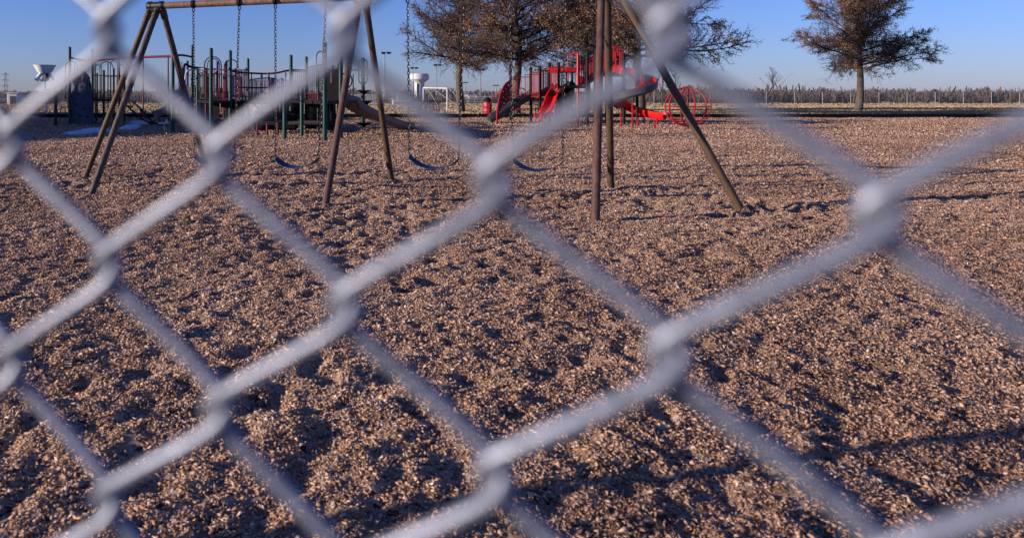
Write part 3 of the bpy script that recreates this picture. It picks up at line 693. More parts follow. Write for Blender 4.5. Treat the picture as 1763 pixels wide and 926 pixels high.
for (dx, y, r_) in [(0.03, 162, 0.31), (0.13, 180, 0.24), (0.02, 218, 0.32)]:
    z_ = W(0, y, Zp).z; MB().lathe([(0.06, z_ - 0.02), (r_ * 0.45, z_ + 0.05), (r_, z_ + 0.13), (r_, z_ + 0.15), (0.06, z_ + 0.15)], (cx + dx, Zp, 0), 20).build('cone_step', M['black'], pc)
rail(pc, [W(600, 121, Zp - 1.5), W(616, 121, Zp)], 0.02, 'dgreen', 'tie_bar', sm=False)

# ------------------------------------------------------------------ blue post structure behind
bs = thing('play_structure', 'second climbing structure with purple blue posts standing behind the green posts', 'play structure', (-6, 38, 0))
for (x, yt, yb) in [(308.5, 128, 206), (322.6, 105, 206), (374, 106, 205), (389.5, 105, 207), (405, 118, 204), (424, 117, 205), (468.6, 135, 216), (485.3, 135, 216), (513, 150, 204), (450, 128, 204)]:
    o = post(bs, x, yt, yb, 'blue', r=0.075)
MB().slab([(W(320, 0, 38).x, 37), (W(425, 0, 38).x, 37), (W(425, 0, 41).x, 41), (W(308, 0, 41).x, 41)], 1.2, 1.3).build('deck', M['black'], bs)
bars(bs, (W(322, 0, 38).x, 38, 0), (W(374, 0, 38).x, 38, 0), 1.35, 2.3, 12, 'lblue'); bars(bs, (W(390, 0, 38).x, 38, 0), (W(425, 0, 38).x, 38, 0), 1.35, 2.3, 9, 'lblue')
bars(bs, (W(425, 0, 38).x, 38, 0), (W(512, 0, 38).x, 38, 0), 1.1, 2.0, 24, 'lblue')
MB().slab([(W(425, 0, 38).x, 37.4), (W(513, 0, 38).x, 37.4), (W(513, 0, 39).x, 39), (W(425, 0, 39).x, 39)], 0.95, 1.05).build('deck', M['black'], bs)
trough(bs, bez([(W(332, 0, 38).x, 38, 1.50), (W(318, 0, 37.7).x, 37.7, 1.35), (W(306, 0, 37.2).x, 37.2, 0.95), (W(290, 0, 36.8).x, 36.8, 0.45), (W(268, 0, 36.5).x, 36.5, 0.22)], 6), 0.8, 0.26, 'tan')
for (xa, xb, ya, yb_, Z) in [(343, 352, 152, 172, 36.8), (318, 330, 150, 172, 37), (370, 382, 150, 168, 36.9)]:
    a = W(xa, ya, Z); c = W(xb, yb_, Z); MB().box(((a.x + c.x) / 2, Z, (a.z + c.z) / 2), (c.x - a.x, 0.06, a.z - c.z)).build('panel', M['tan'], bs)
mb = MB()   # pale arched ladder
for dy in (0, 0.6):
    mb.tube(bez([W(434, 200, 35) + Vector((0, dy, -0.1)), W(437, 190, 35) + Vector((0, dy, 0)), W(444, 182, 35) + Vector((0, dy, 0)), W(455, 178, 35) + Vector((0, dy, 0))], 6), 0.03, 6)
A_ = bez([W(434, 200, 35), W(437, 190, 35), W(444, 182, 35), W(455, 178, 35)], 3)
for p in A_[1:]: mb.tube([p, p + Vector((0.25, 0.6, 0))], 0.02, 6); mb.tube([p, p + Vector((0.3, -0.1, -0.12))], 0.02, 6)
mb.build('arched_ladder', M['offwhite'], bs)

# ------------------------------------------------------------------ red play structure
rs = thing('play_structure', 'red and black climbing structure with red slides in front of the oaks', 'play structure', (W(960, 0, 33).x, 33, 0))
for (x, yt, yb) in [(879, 112, 208), (914, 116, 211), (929.5, 114, 212.5), (946, 108, 211), (961.6, 108, 213), (1011, 87, 215), (1025, 92, 216), (1074, 93, 215), (1044, 92, 213), (1035, 95, 208), (985, 110, 206)]:
    post(rs, x, yt, yb, 'black', r=0.07)
post(rs, 995, 91, 214, 'red', r=0.06); post(rs, 978, 94, 207, 'red', r=0.03)
rail(rs, [W(978, 95, 35), W(984, 93.5, 34), W(995, 92, 33)], 0.04, 'red', 'top_rail')
def rb(x0, x1, Z0, Z1, z0, z1, n, m='red', **k): return bars(rs, (W(x0, 0, Z0).x, Z0, 0), (W(x1, 0, Z1).x, Z1, 0), z0, z1, n, m, **k)
def rd(x0, x1, Z0, Z1, z): return MB().slab([(W(x0, 0, Z0).x, Z0), (W(x1, 0, Z0).x, Z0), (W(x1, 0, Z1).x, Z1), (W(x0, 0, Z1).x, Z1)], z - 0.1, z).build('deck', M['black'], rs)
rd(879, 947, 33.7, 37, 1.12); rd(961, 1012, 32.6, 36, 1.70); rd(1030, 1076, 32.4, 35.5, 2.25); rd(946, 962, 33, 36, 1.4)
rb(880, 914, 33.9, 34, 1.22, 2.1, 5); rb(915, 929, 33.8, 33.6, 1.2, 2.3, 6, r=0.014, rr=0.026); rb(931, 946, 33.8, 33.8, 1.25, 2.4, 7, 'dred', r=0.016, rr=0.026)
rb(947, 961, 33.6, 33.2, 1.4, 2.45, 6, r=0.016); rb(903, 930, 37, 37, 1.2, 2.3, 9); rb(930, 962, 37, 36.5, 1.3, 2.5, 9, 'dred', r=0.016)
# red perforated barrier panels (band)
def holed(outer, holes, D, th, m, name, par, tilt=0.0, hr=1.2):
    cu = bpy.data.curves.new('outline', 'CURVE'); cu.dimensions = '2D'; cu.fill_mode = 'BOTH'; cu.extrude = th / 2
    def spl(pts):
        s = cu.splines.new('POLY'); s.points.add(len(pts) - 1)
        for i, p in enumerate(pts): s.points[i].co = (p[0], p[1], 0, 1)
        s.use_cyclic_u = True
    spl([(W(x, y, D).x, W(x, y, D).z) for x, y in outer])
    for (x, y) in holes:
        c = W(x, y, D); r_ = hr * D / FPX; spl([(c.x + r_ * math.cos(a), c.z + r_ * math.sin(a)) for a in [k * math.pi / 4 for k in range(8)]])
    ob = bpy.data.objects.new('outline', cu); COL.objects.link(ob); dg = bpy.context.evaluated_depsgraph_get(); dg.update()
    me = bpy.data.meshes.new_from_object(ob.evaluated_get(dg)); bpy.data.objects.remove(ob)
    cx_ = sum(v.co.x for v in me.vertices) / len(me.vertices)
    for v in me.vertices:
        x, z, y = v.co.x, v.co.y, v.co.z; v.co = (x, D + y + tilt * (x - cx_), z)
    me.materials.clear(); me.materials.append(M[m]); return fin(name, me, par, 30)
holed([(944, 117), (960, 114), (976, 116.5), (992, 116.5), (992, 125), (960, 126), (944, 125)], [(948, 121), (954, 120), (968, 120), (974, 120), (983, 121), (988, 121)], 34.5, 0.06, 'redplastic', 'barrier_panel', rs)
holed([(1045, 98), (1056, 93), (1072, 94), (1074, 112), (1060, 118), (1046, 116)], [(1050, 104), (1056, 101), (1062, 103), (1067, 107), (1056, 110)], 34.6, 0.06, 'dred', 'barrier_panel', rs)
# fan shaped climber wall
holed([(856, 199), (857, 187), (860, 170), (863.5, 158), (868.5, 148.5), (874, 142.5), (880, 138.5), (880, 173), (872, 179), (864, 186), (859, 192), (858.5, 199)],
      [(866, 158), (870.5, 153), (875.5, 147), (873, 161), (878, 156), (866, 168), (871, 171), (877, 168), (862.5, 177), (868, 178), (861, 187), (878, 146), (865, 183)], 33, 0.07, 'dred', 'fan_panel', rs, tilt=0.35, hr=1.05)
rail(rs, [G(855.5, 215.5), W(856, 190, 32), W(861, 165, 32.2), W(869, 147, 32.5), W(880, 138, 33)], 0.04, 'red', 'edge_tube')
rail(rs, [G(843, 208.5), W(843, 180, 36.5)], 0.045, 'red', 'edge_post', sm=False)
rail(rs, [W(843, 182, 36.5), W(850, 168, 36), W(862, 160, 35.5)], 0.02, 'red', 'side_rail')
rail(rs, [W(880, 137, 33.5), W(886, 137, 33.6), W(889, 142, 33.7), W(886, 149, 33.8), (W(880, 0, 33.9).x, 33.9, 1.5)], 0.02, 'red', 'curved_handle')
rail(rs, [W(881, 162, 34), W(890, 156, 34), W(897, 152, 34), (W(905, 0, 34).x, 34, 1.5)], 0.025, 'red', 'curved_handle')
trough(rs, bez([(W(915, 0, 34.4).x, 34.4, 1.12), (W(903, 0, 34.3).x, 34.3, 1.02), (W(888, 0, 34.2).x, 34.2, 0.75), (W(868, 0, 34.1).x, 34.1, 0.42), (W(852, 0, 34).x, 34, 0.16), (W(843, 0, 34).x, 34, 0.08)], 5), 0.75, 0.25, 'greyplastic')
# curved red slide
trough(rs, bez([(W(962, 0, 33.6).x, 33.6, 1.45), (W(956, 0, 33.4).x, 33.4, 1.32), (W(950, 0, 33.1).x, 33.1, 1.02), (W(945.5, 0, 32.8).x, 32.8, 0.68), (W(940, 0, 32.6).x, 32.6, 0.38), (W(933, 0, 32.5).x, 32.5, 0.25), (W(925, 0, 32.4).x, 32.4, 0.26)], 6), 0.42, 0.22, 'redplastic')
rail(rs, [W(955, 178, 31.9), (W(955, 0, 31.9).x, 31.9, -0.1)], 0.035, 'red', 'slide_leg', sm=False); rail(rs, [(W(936, 0, 31.9).x, 31.9, 0.4), (W(936, 0, 31.9).x, 31.9, -0.1)], 0.03, 'red', 'slide_leg', sm=False)
# dark moulded tube slide behind it
trough(rs, bez([(W(984, 0, 35).x, 34.5, 1.75), (W(978, 0, 35).x, 34.5, 1.55), (W(972, 0, 35).x, 34.4, 1.1), (W(966, 0, 35).x, 34.3, 0.6), (W(960, 0, 35).x, 34.2, 0.25), (W(952, 0, 35).x, 34, 0.15)], 6), 0.6, 0.3, 'brown')
MB().lathe([(0.02, -0.12), (0.10, -0.06), (0.12, 0), (0.10, 0.08), (0.02, 0.12)], W(980, 146, 34), 12).build('bumper', M['brown'], rs)
# chute / stairs: black inclined boards
def incl(x0, z0, x1, z1, Z, wd, m, name, th=0.1):
    a = Vector((W(x0, 0, Z).x, Z, z0)); c = Vector((W(x1, 0, Z).x, Z, z1)); n = 7; mb = MB()
    up = Vector((0, 0, th)); s = Vector((0, wd, 0))
    for off in (0, wd):
        o_ = Vector((0, off, 0)); mb.strip([[p + o_, p + o_ + Vector((0, 0.05, 0)), p + o_ + Vector((0, 0.05, 0.2)), p + o_ + Vector((0, 0, 0.2))] for p in (a, c)])
    for i in range(n): p = a.lerp(c, (i + 0.5) / n); mb.box(p + Vector((0, wd / 2, 0.1)), (0.26, wd, 0.05))
    return mb.build(name, M[m], rs)
incl(1011, 1.68, 1036, 2.18, 33, 0.9, 'black', 'stair'); incl(930, 1.15, 962, 1.65, 34.2, 0.9, 'black', 'ramp')
# U-shaped thin hand loops
for a, b_, Z in ((966, 975, 33), (976, 990, 33.2), (968, 986, 35.5)):
    p = [W(a, 125, Z), W(a, 140, Z), W(a + 1.2, 147.5, Z), W(b_ - 1.2, 147.5, Z), W(b_, 140, Z), W(b_, 125, Z)]; rail(rs, p, 0.02, 'black', 'hand_loop')
rail(rs, [W(963, 125, 33), W(992, 125, 33)], 0.022, 'black', 'rail', sm=False)
rb(995, 1010, 32.8, 32.8, 1.78, 2.7, 4, r=0.022, rr=0.03); rb(996, 1009, 35.4, 35.4, 1.78, 2.7, 4, 'dred', r=0.022, rr=0.03)
holed([(996, 146), (996, 133), (1001, 130), (1009, 139), (1009, 147)], [(1001, 138)], 33.0, 0.05, 'dred', 'barrier_panel', rs)
rb(1012, 1036, 32.8, 32.8, 1.95, 2.85, 9, r=0.018, rr=0.03, dz=0.35); rb(1014, 1036, 34, 34, 1.95, 2.75, 8, 'dred', r=0.018, rr=0.03, dz=0.35)
rb(1037, 1048, 32.6, 32.6, 2.35, 3.3, 4, r=0.02, rr=0.03); rb(1048, 1074, 35.3, 35.3, 2.35, 3.4, 7, r=0.02, rr=0.03); rb(1066, 1074, 32.7, 32.7, 2.35, 3.2, 3, r=0.02, rr=0.03)
for a, b_, yt in ((1052, 1057, 78), (1058, 1064, 80), (1066, 1073, 92)): loop_(rs, a, b_, yt, 120, 33.6, 'red', 0.035)
rb(1013, 1036, 35.2, 35.2, 2.0, 3.0, 8, 'dred', r=0.02, rr=0.03, dz=0.3); rb(1038, 1074, 34.2, 34.2, 2.3, 3.2, 9, 'dred', r=0.02, rr=0.03)
for x in (1040, 1050, 1060, 1068): post(rs, x, 88 if x < 1065 else 95, 0, 'red', r=0.035, Z=33.4, name='upright') if False else rail(rs, [W(x, 90, 33.4), W(x, 131, 33.4)], 0.035, 'red', 'upright', sm=False)
# big curved handle below deck three and rings
mb = MB(); c = W(1064, 140, 33); mb.tube([c + Vector((0.24 * math.cos(a), 0, 0.26 * math.sin(a))) for a in [k * math.pi / 8 - 1.9 for k in range(11)]], 0.018, 6); mb.build('ring_handle', M['greyplastic'], rs)
# ladder (red rungs)
mb = MB()
for y in (161, 172, 183, 193): mb.tube([W(995, y, 33), W(1012, y, 33)], 0.03, 6)
mb.build('ladder_rung', M['red'], rs)
# spiral slide
Cx, Cy, rr_ = W(1096, 0, 31.3).x, 31.6, 0.64
pth = [(W(1046, 0, 33).x, Cy + rr_ + 0.1, 2.28), (W(1060, 0, 33).x, Cy + rr_ + 0.06, 2.25), (Cx - 0.35, Cy + rr_ + 0.02, 2.2)]
for i in range(0, 25):
    th = R(90 - i * 15); pth.append((Cx + rr_ * math.cos(th), Cy + rr_ * math.sin(th), 2.16 - (2.16 - 0.62) * (i / 24) ** 0.9))
pth += [(Cx + 0.35, Cy + rr_ - 0.05, 0.48), (Cx + 0.7, Cy + rr_ - 0.3, 0.36), (Cx + 1.02, Cy + rr_ - 0.6, 0.27), (Cx + 1.25, Cy + rr_ - 0.8, 0.26)]
spiral = trough(rs, bez(pth, 2), 0.46, 0.27, 'redplastic', 'spiral_slide')
# grey outer skin on the turning part
P = [Vector(p) for p in bez(pth[4:26], 2)]; secs = []
for i, p in enumerate(P):
    o_ = Vector((p.x - Cx, p.y - Cy, 0)).normalized(); q = p + o_ * 0.30; secs.append([q + Vector((0, 0, 0.29)), q + o_ * 0.02 + Vector((0, 0, 0.29)), q - o_ * 0.0 + Vector((0, 0, 0.02)), q - o_ * 0.10 + Vector((0, 0, -0.075)), q - o_ * 0.12 + Vector((0, 0, -0.07)), q - o_ * 0.03 + Vector((0, 0, 0.03))])
MB().strip(secs).build('outer_skin', M['greyplastic'], spiral)
post(rs, 1097, 118, 213, 'black', r=0.06, Z=31.6)
for x, yt, yb in ((1069, 186, 219), (1089, 177, 221), (1098, 203, 218), (1127, 208, 222), (1109, 162, 214), (1131, 205, 217)):
    Z = GD(yb); MB().tube([W(x, yt, Z), (W(x, 0, Z).x, Z, -0.1)], 0.035, 8).build('slide_support', M['red'], rs)

# globe spinner
gx = G(1184, 224); gr = 0.76
gl = thing('globe_climber', 'red ring globe climber standing beside the spiral slide', 'climber', (gx.x, gx.y, 0))
cz = 0.84
for i in range(5):
    a = i * math.pi / 5 + 0.2
    MB().tube([Vector((gx.x + gr * math.cos(q) * math.cos(a), gx.y + gr * math.cos(q) * math.sin(a), cz + gr * 0.92 * math.sin(q))) for q in [k * math.pi / 16 for k in range(32)]], 0.024, 8, closed=True).build('meridian_ring', M['red'], gl)
for zz, r_ in ((cz, gr), (cz - 0.5, gr * 0.68), (cz + 0.5, gr * 0.68)):
    MB().tube([Vector((gx.x + r_ * math.cos(q), gx.y + r_ * math.sin(q), zz)) for q in [k * math.pi / 16 for k in range(32)]], 0.018, 8, closed=True).build('level_ring', M['red'], gl)
MB().tube([(gx.x, gx.y, -0.1), (gx.x, gx.y, cz + 0.7)], 0.04, 10).lathe([(0.02, 0), (0.16, 0.02), (0.16, 0.05), (0.02, 0.07)], (gx.x, gx.y, cz + 0.68), 16).build('centre_post', M['dred'], gl)
# ring climber far
rc = thing('ring_climber', 'faded red and grey ring climber at the mulch edge behind the fence wire', 'climber', (W(738, 0, 42).x, 41.5, 0))
for i, (x0, x1, m_) in enumerate(((716, 740, 'lblue'), (722, 752, 'maroon'), (734, 757, 'dark'), (728, 748, 'maroon'))):
    c = W((x0 + x1) / 2, 0, 41.5); r_ = (x1 - x0) / 2 * 41.5 / FPX
    MB().tube([Vector((c.x + r_ * math.cos(q), 41.5 + 0.3 * i - 0.4, 0.5 + 0.50 * math.sin(q))) for q in [k * math.pi / 12 for k in range(24)]], 0.026, 6, closed=True).build('ring', M[m_], rc)
# red picnic tables under the tree
def table(x, Z, label):
    c = W(x, 0, Z).x; t_ = thing('picnic_table', label, 'table', (c, Z, 0), 'red picnic tables beyond the red structure')
    MB().box((c, Z, 0.75), (1.8, 0.75, 0.05)).build('tabletop', M['barkred'], t_)
    for s in (-1, 1):
        MB().box((c, Z + s * 0.72, 0.45), (1.8, 0.27, 0.05)).build('bench', M['barkred'], t_)
        x_ = c + s * 0.65; MB().tube([(x_, Z - 0.75, 0.42), (x_, Z + 0.75, 0.42)], 0.025, 6).tube([(x_, Z - 0.45, 0), (x_, Z - 0.15, 0.74)], 0.025, 6).tube([(x_, Z + 0.45, 0), (x_, Z + 0.15, 0.74)], 0.025, 6).build('leg_frame', M['black'], t_)
table(906, 46, 'red picnic table just right of the thick oak trunk'); table(975, 46.5, 'red picnic table seen below the high red deck'); table(988, 50, 'far red picnic table behind the nearer ones')
# trash drum
d = G(839.5, 200); t_ = thing('trash_barrel', 'red trash barrel with a black dome lid left of the red structure', 'barrel', (d.x, d.y, 0))
MB().lathe([(0.26, 0.0), (0.28, 0.02), (0.27, 0.26), (0.285, 0.28), (0.27, 0.30), (0.27, 0.56), (0.285, 0.58), (0.27, 0.60), (0.28, 0.86), (0.26, 0.87)], d, 20).build('drum', M['barkred'], t_)
MB().lathe([(0.27, 0.87), (0.26, 0.97), (0.20, 1.08), (0.10, 1.14), (0.01, 1.16)], d, 16).build('lid', M['black'], t_)
# ball funnel
fz = GD(200.5); fx = W(77, 0, fz).x; fn = thing('funnel_ball_game', 'white funnel with curved outlets on a leaning pole at far left', 'funnel', (W(81, 0, fz).x, fz, 0))
pp = fz / FPX
MB().tube([(W(81.5, 0, fz).x, fz, -0.1), W(79, 165, fz), W(77, 128, fz)], 0.055, 12).build('pole', M['offwhite'], fn)
zt, zl = W(0, 112.5, fz).z, W(0, 127, fz).z
fb_ = [(9 * pp, zl), (12 * pp, zl + 0.1), (18.3 * pp, zt - 0.02), (18.8 * pp, zt), (18 * pp, zt), (11 * pp, zl + 0.14), (8 * pp, zl + 0.06)]
MB().lathe(fb_, (fx, fz, 0), 28).build('funnel', M['bright'], fn)
for k in range(4):
    an = k * math.pi / 2 + 0.7; u_ = Vector((math.cos(an), math.sin(an), 0)); B0 = Vector((fx, fz, 0))
    MB().tube(bez([B0 + u_ * 0.12 + Vector((0, 0, zl + 0.05)), B0 + u_ * 0.26 + Vector((0, 0, zl - 0.08)), B0 + u_ * 0.40 + Vector((0, 0, zl - 0.26)), B0 + u_ * 0.50 + Vector((0, 0, zl - 0.42))], 5), [0.12] * 6 + [0.13] * 5 + [0.14] * 5, 14).build('outlet', M['bright'] if k != 3 else M['dgreen'], fn)
# soccer goal
gz = GD(192); gl_ = thing('goal_frame', 'white soccer goal frame on the dry lawn left of the oak trunk', 'goal', (W(751, 0, gz).x, gz, 0))
tl, tr_ = W(729, 151.5, gz), W(770, 152.5, gz - 1.5)
MB().tube([(tl.x, tl.y, 0), tl], 0.06, 8).build('goalpost', M['white'], gl_); MB().tube([(tr_.x, tr_.y, 0), tr_], 0.06, 8).build('goalpost', M['white'], gl_)
MB().tube([tl, tr_], 0.06, 8).build('crossbar', M['offwhite'], gl_)
mb = MB()
for q in (tl, tr_):
    bk = Vector((q.x + 1.6, q.y + 1.2, 0.05)); mb.tube([q, (q.x + 0.35, q.y + 0.3, q.z), bk, (q.x, q.y, 0.05)], 0.035, 6)
mb.tube([(tl.x + 1.6, tl.y + 1.2, 0.05), (tr_.x + 1.6, tr_.y + 1.2, 0.05)], 0.035, 6); mb.tube([tl.lerp(tr_, 0.35), (tr_.x + 1.6, tr_.y + 1.2, 0.1)], 0.04, 6); mb.build('back_frame', M['offwhite'], gl_)

# ------------------------------------------------------------------ trees
def make_tree(seed, H, tr, cb, spread, nprim, leafn, lsz, droop=0.0):
    rg = np.random.default_rng(seed); br = MB(); tk = MB(); tips = []
    tp = [Vector((0, 0, -0.2))] + [Vector((0.12 * math.sin(i * 1.3 + seed), 0.12 * math.cos(i * 1.7 + seed), H * i / 10)) for i in range(0, 11)]
    tr_s = [tr * 1.35, tr * 1.12] + [max(0.02, tr * (1 - i / 10.3) ** 0.8) for i in range(1, 11)]
    tk.tube(tp, tr_s, 14)
    def path(o, d, L, n, up, wob):
        pts = [o.copy()]; d = d.normalized()
        for i in range(n):
            d = (d + Vector(rg.normal(0, wob, 3)) + Vector((0, 0, up))).normalized(); pts.append(pts[-1] + d * (L / n))
        return pts
    for i in range(nprim):
        f = (i + 0.5) / nprim; h = cb + (H * 0.96 - cb) * f ** 1.15; az = i * 2.39996 + rg.normal(0, 0.3)
        sh = (1 - 0.55 * f) if f > 0.12 else 0.92; L = spread * sh * rg.uniform(0.82, 1.08)
        el = R(6 - droop * 10 + 62 * f ** 0.9) + rg.normal(0, 0.07)
        o = Vector((0.1 * math.sin(h), 0.1 * math.cos(h), h)); d = Vector((math.cos(az) * math.cos(el), math.sin(az) * math.cos(el), math.sin(el)))
        pr = path(o, d, L, 9, 0.02 - droop * 0.03 * (f < 0.3), 0.10); r0 = tr * (0.30 - 0.17 * f)
        br.tube(pr, [r0 * (1 - j / 9.6) + 0.012 for j in range(10)], 5, caps=False)
        for j in range(1, 10):
            for q in range(4 if j > 2 else 3):
                s = rg.uniform(0, 1); p = pr[j - 1].lerp(pr[j], s); t_ = (pr[j] - pr[j - 1]).normalized()
                sd_ = t_.cross(Vector(rg.normal(0, 1, 3))).normalized(); dd = (t_ * 0.75 + sd_ * 0.8 + Vector((0, 0, 0.10))).normalized()
                L2 = L * 0.36 * (1.15 - j / 12) * rg.uniform(0.6, 1.2); sp = path(p, dd, L2, 4, 0.03, 0.15)
                br.tube(sp, [0.022, 0.018, 0.014, 0.011, 0.007], 3, caps=False)
                for k in range(1, 5):
                    for z in range(3):
                        pp_ = sp[k - 1].lerp(sp[k], rg.uniform(0, 1)); d3 = ((sp[k] - sp[k - 1]).normalized() * 0.7 + Vector(rg.normal(0, 0.55, 3))).normalized()
                        e = pp_ + d3 * L2 * rg.uniform(0.25, 0.45); br.tube([pp_, e], [0.012, 0.006], 3, caps=False)
                        tips.append((pp_, e, f))
    # leaves
    C = []
    for (a, e, f) in tips:
        n = rg.poisson(leafn * (1.35 - f * 1.1) * (0.12 + 1.7 * (math.sin(a.x * 1.7 + seed) * math.sin(a.y * 1.5) + 0.6 * math.sin(a.z * 2.1 + 1) > 0.0)))
        for _ in range(n): C.append(tuple(a.lerp(e, rg.uniform(0.1, 1.1))))
    C = np.array(C); n = len(C); C += rg.normal(0, 0.07, C.shape)
    a1 = rg.normal(0, 1, (n, 3)); a1 /= np.linalg.norm(a1, axis=1)[:, None]; a2 = np.cross(a1, rg.normal(0, 1, (n, 3))); a2 /= np.linalg.norm(a2, axis=1)[:, None]
    s = (lsz * rg.uniform(0.6, 1.35, n))[:, None]; fold = np.cross(a1, a2) * s * 0.3
    V = np.stack([C - a1 * s, C - a2 * s * 0.45 + fold, C + a1 * s, C + a2 * s * 0.45 + fold], 1).reshape(-1, 3)
    F = np.arange(n * 4).reshape(-1, 4)
    lm = npmesh('leaves', V, F, M['leaf'], 4)
    def me_of(mb, nm, m): 
        me = bpy.data.meshes.new(nm); me.from_pydata(mb.v, [], mb.f); me.materials.append(m); me.update(); me.polygons.foreach_set('use_smooth', [True] * len(me.polygons)); return me
    return me_of(tk, 'trunk', M['bark']), me_of(br, 'branches', M['twig']), lm
def place_tree(ms, x, Z, label, group, rz=0, s=1.0):
    p = W(x, 0, Z); o = thing('oak_tree', label, 'tree', (p.x, p.y, 0), group); o.rotation_euler.z = rz; o.scale = (s, s, s)
    for nm, me in zip(('trunk', 'branches', 'leaves'), ms):
        c = bpy.data.objects.new(nm, me); COL.objects.link(c); c.parent = o
    return o
T1 = make_tree(3, 14.5, 0.30, 3.6, 6.2, 60, 0.85, 0.052)
T2 = make_tree(11, 14.5, 0.30, 3.6, 6.5, 60, 2.6, 0.058, droop=0.25)
GT = 'brown leaved oaks around the playground'
place_tree(T1, 793, 58.5, 'oak left of the others, bare twigs on its left side, standing by the goal frame', GT, rz=0.4)
place_tree(T2, 890, 50.5, 'thick oak with dense brown leaves behind the red perforated fan panel', GT, rz=1.0)
place_tree(T2, 1100, 46.5, 'dark oak standing behind the red spiral slide', GT, rz=3.3, s=1.0)
place_tree(T1, 1010, 66, 'oak farther back between the thick oak and the one behind the spiral slide', GT, rz=2.4, s=0.98)
place_tree(T2, 1480, 62, 'oak on the lawn to the right of the globe climber', GT, rz=5.0, s=0.95)
# small bare saplings
def sapling(x, Z, h, seed, label):
    rg = np.random.default_rng(seed); p = W(x, 0, Z); o = thing('bare_sapling', label, 'tree', (p.x, p.y, 0), 'bare saplings in the far brush'); t_ = MB(); b_ = MB()
    base = Vector((p.x, p.y, 0)); t_.tube([base, base + Vector((0.1, 0, h * 0.5)), base + Vector((0, 0.1, h))], [0.09, 0.06, 0.015], 6)
    for i in range(26):
        f = rg.uniform(0.25, 0.95); q = base + Vector((0, 0, h * f)); a = rg.uniform(0, 6.28); L = h * 0.34 * (1.1 - f) * rg.uniform(.7, 1.3)
        e = q + Vector((math.cos(a) * L, math.sin(a) * L, L * 1.1)); b_.tube([q, q.lerp(e, .5) + Vector((0, 0, -0.05)), e], [0.03, 0.02, 0.01], 4)
        for _ in range(4):
            k = q.lerp(e, rg.uniform(.3, 1)); b_.tube([k, k + Vector(rg.normal(0, L * .2, 3)) + Vector((0, 0, L * .3))], 0.011, 3)
    t_.build('trunk', M['twig'], o); b_.build('branches', M['twig'], o)
sapling(1140, 85, 5.6, 1, 'bare sapling just right of the spiral slide, beyond the lawn'); sapling(1162, 92, 4.4, 2, 'smaller bare sapling left of the leaning end leg'); sapling(1118, 95, 3.4, 3, 'small bare sapling seen below the spiral slide curve'); sapling(1330, 95, 5.0, 4, 'bare sapling right of the globe climber')

# ------------------------------------------------------------------ brush and far woods (stuff)
def brush(name, label, n, xr, yr, hfun, m, wd, blades, seed):
    rg = np.random.default_rng(seed); Y = rg.uniform(*yr, n); X = rg.uniform(xr[0], xr[1], n)
    V = []; 
    h = hfun(X, Y) * rg.uniform(0.65, 1.15, n)
    ang = rg.uniform(-0.9, 0.9, (n, blades)); rad = rg.uniform(0.4, 1.0, (n, blades)) * h[:, None]
    az = rg.uniform(0, 2 * np.pi, (n, blades))
    tx = X[:, None] + np.sin(ang) * rad * np.cos(az) * 1.2; ty = Y[:, None] + np.sin(ang) * rad * np.sin(az); tz = np.cos(ang) * rad
    bx = X[:, None] + rg.normal(0, wd * 2, (n, blades)); by = Y[:, None] + rg.normal(0, wd, (n, blades))
    w_ = wd * rg.uniform(0.5, 1.4, (n, blades))
    c, s = np.cos(az + 1.1), np.sin(az + 1.1)
    v = np.stack([np.stack([bx - c * w_, by - s * w_, 0 * bx], -1), np.stack([bx + c * w_, by + s * w_, 0 * bx], -1),
                  np.stack([tx + c * w_ * 0.7, ty + s * w_ * .7, tz], -1), np.stack([tx - c * w_ * .7, ty - s * w_ * .7, tz * 0.93], -1)], 2)
    v = v.reshape(-1, 3); f = np.arange(len(v)).reshape(-1, 4)
    o = bpy.data.objects.new(name, npmesh(name, v, f, m, 4)); COL.objects.link(o); return tag(o, label, 'brush', kind='stuff')
brush('brush_row', 'low grey brown bare brush behind the far fence', 2600, (-110, 260), (125, 210), lambda X, Y: np.where((X > 5) & (X < 36), 1.2, 1.9) + 0.5 * np.sin(X * 0.11) + 0.9 * (vnoise(X, Y, 41, 0.12) - 0.3) + np.where(X > 50, 0.9, 0), M['brush'], 0.10, 26, 5)
brush('far_woods', 'hazy bare woods along the horizon', 3600, (-900, 1500), (900, 1300), lambda X, Y: 7.0 + 2.0 * np.sin(X * 0.013) + 7.5 * (vnoise(X, Y, 42, 0.02) - 0.3) + 4 * (vnoise(X, Y, 43, 0.07) - 0.4), M['farwood'], 1.1, 22, 6)
# ------------------------------------------------------------------ far fence
ff_ = thing('far_fence', 'long chain link fence across the far side of the dry lawn', 'fence', (0, 100, 0)); Zf = 100.0
rg = MB(); rg.tube([(-80, Zf, 1.85), (200, Zf, 1.85)], 0.03, 6).build('top_rail', M['galvfar'], ff_)
for i in range(75):
    x = -80 + i * 280 / 74; MB().tube([(x, Zf, 0), (x, Zf, 1.9)], 0.035, 6).build('fence_post', M['galvfar'], ff_)
mb = MB(); k = 0
for i in range(0, 1750):
    x = -80 + i * 0.16
    for s in (-1, 1):
        a = Vector((x, Zf + 0.02 * s, 0.03)); c = Vector((x + 1.8 * s, Zf + 0.02 * s, 1.83)); n_ = Vector((0, 0.004, 0)); q_ = Vector((0.0045, 0, -0.0045 * s))
        mb.add([a - q_, a + q_, a + n_, c - q_, c + q_, c + n_], [(0, 1, 4, 3), (1, 2, 5, 4), (2, 0, 3, 5)])
mb.build('wire_mesh', M['galvfar'], ff_, smooth=0)

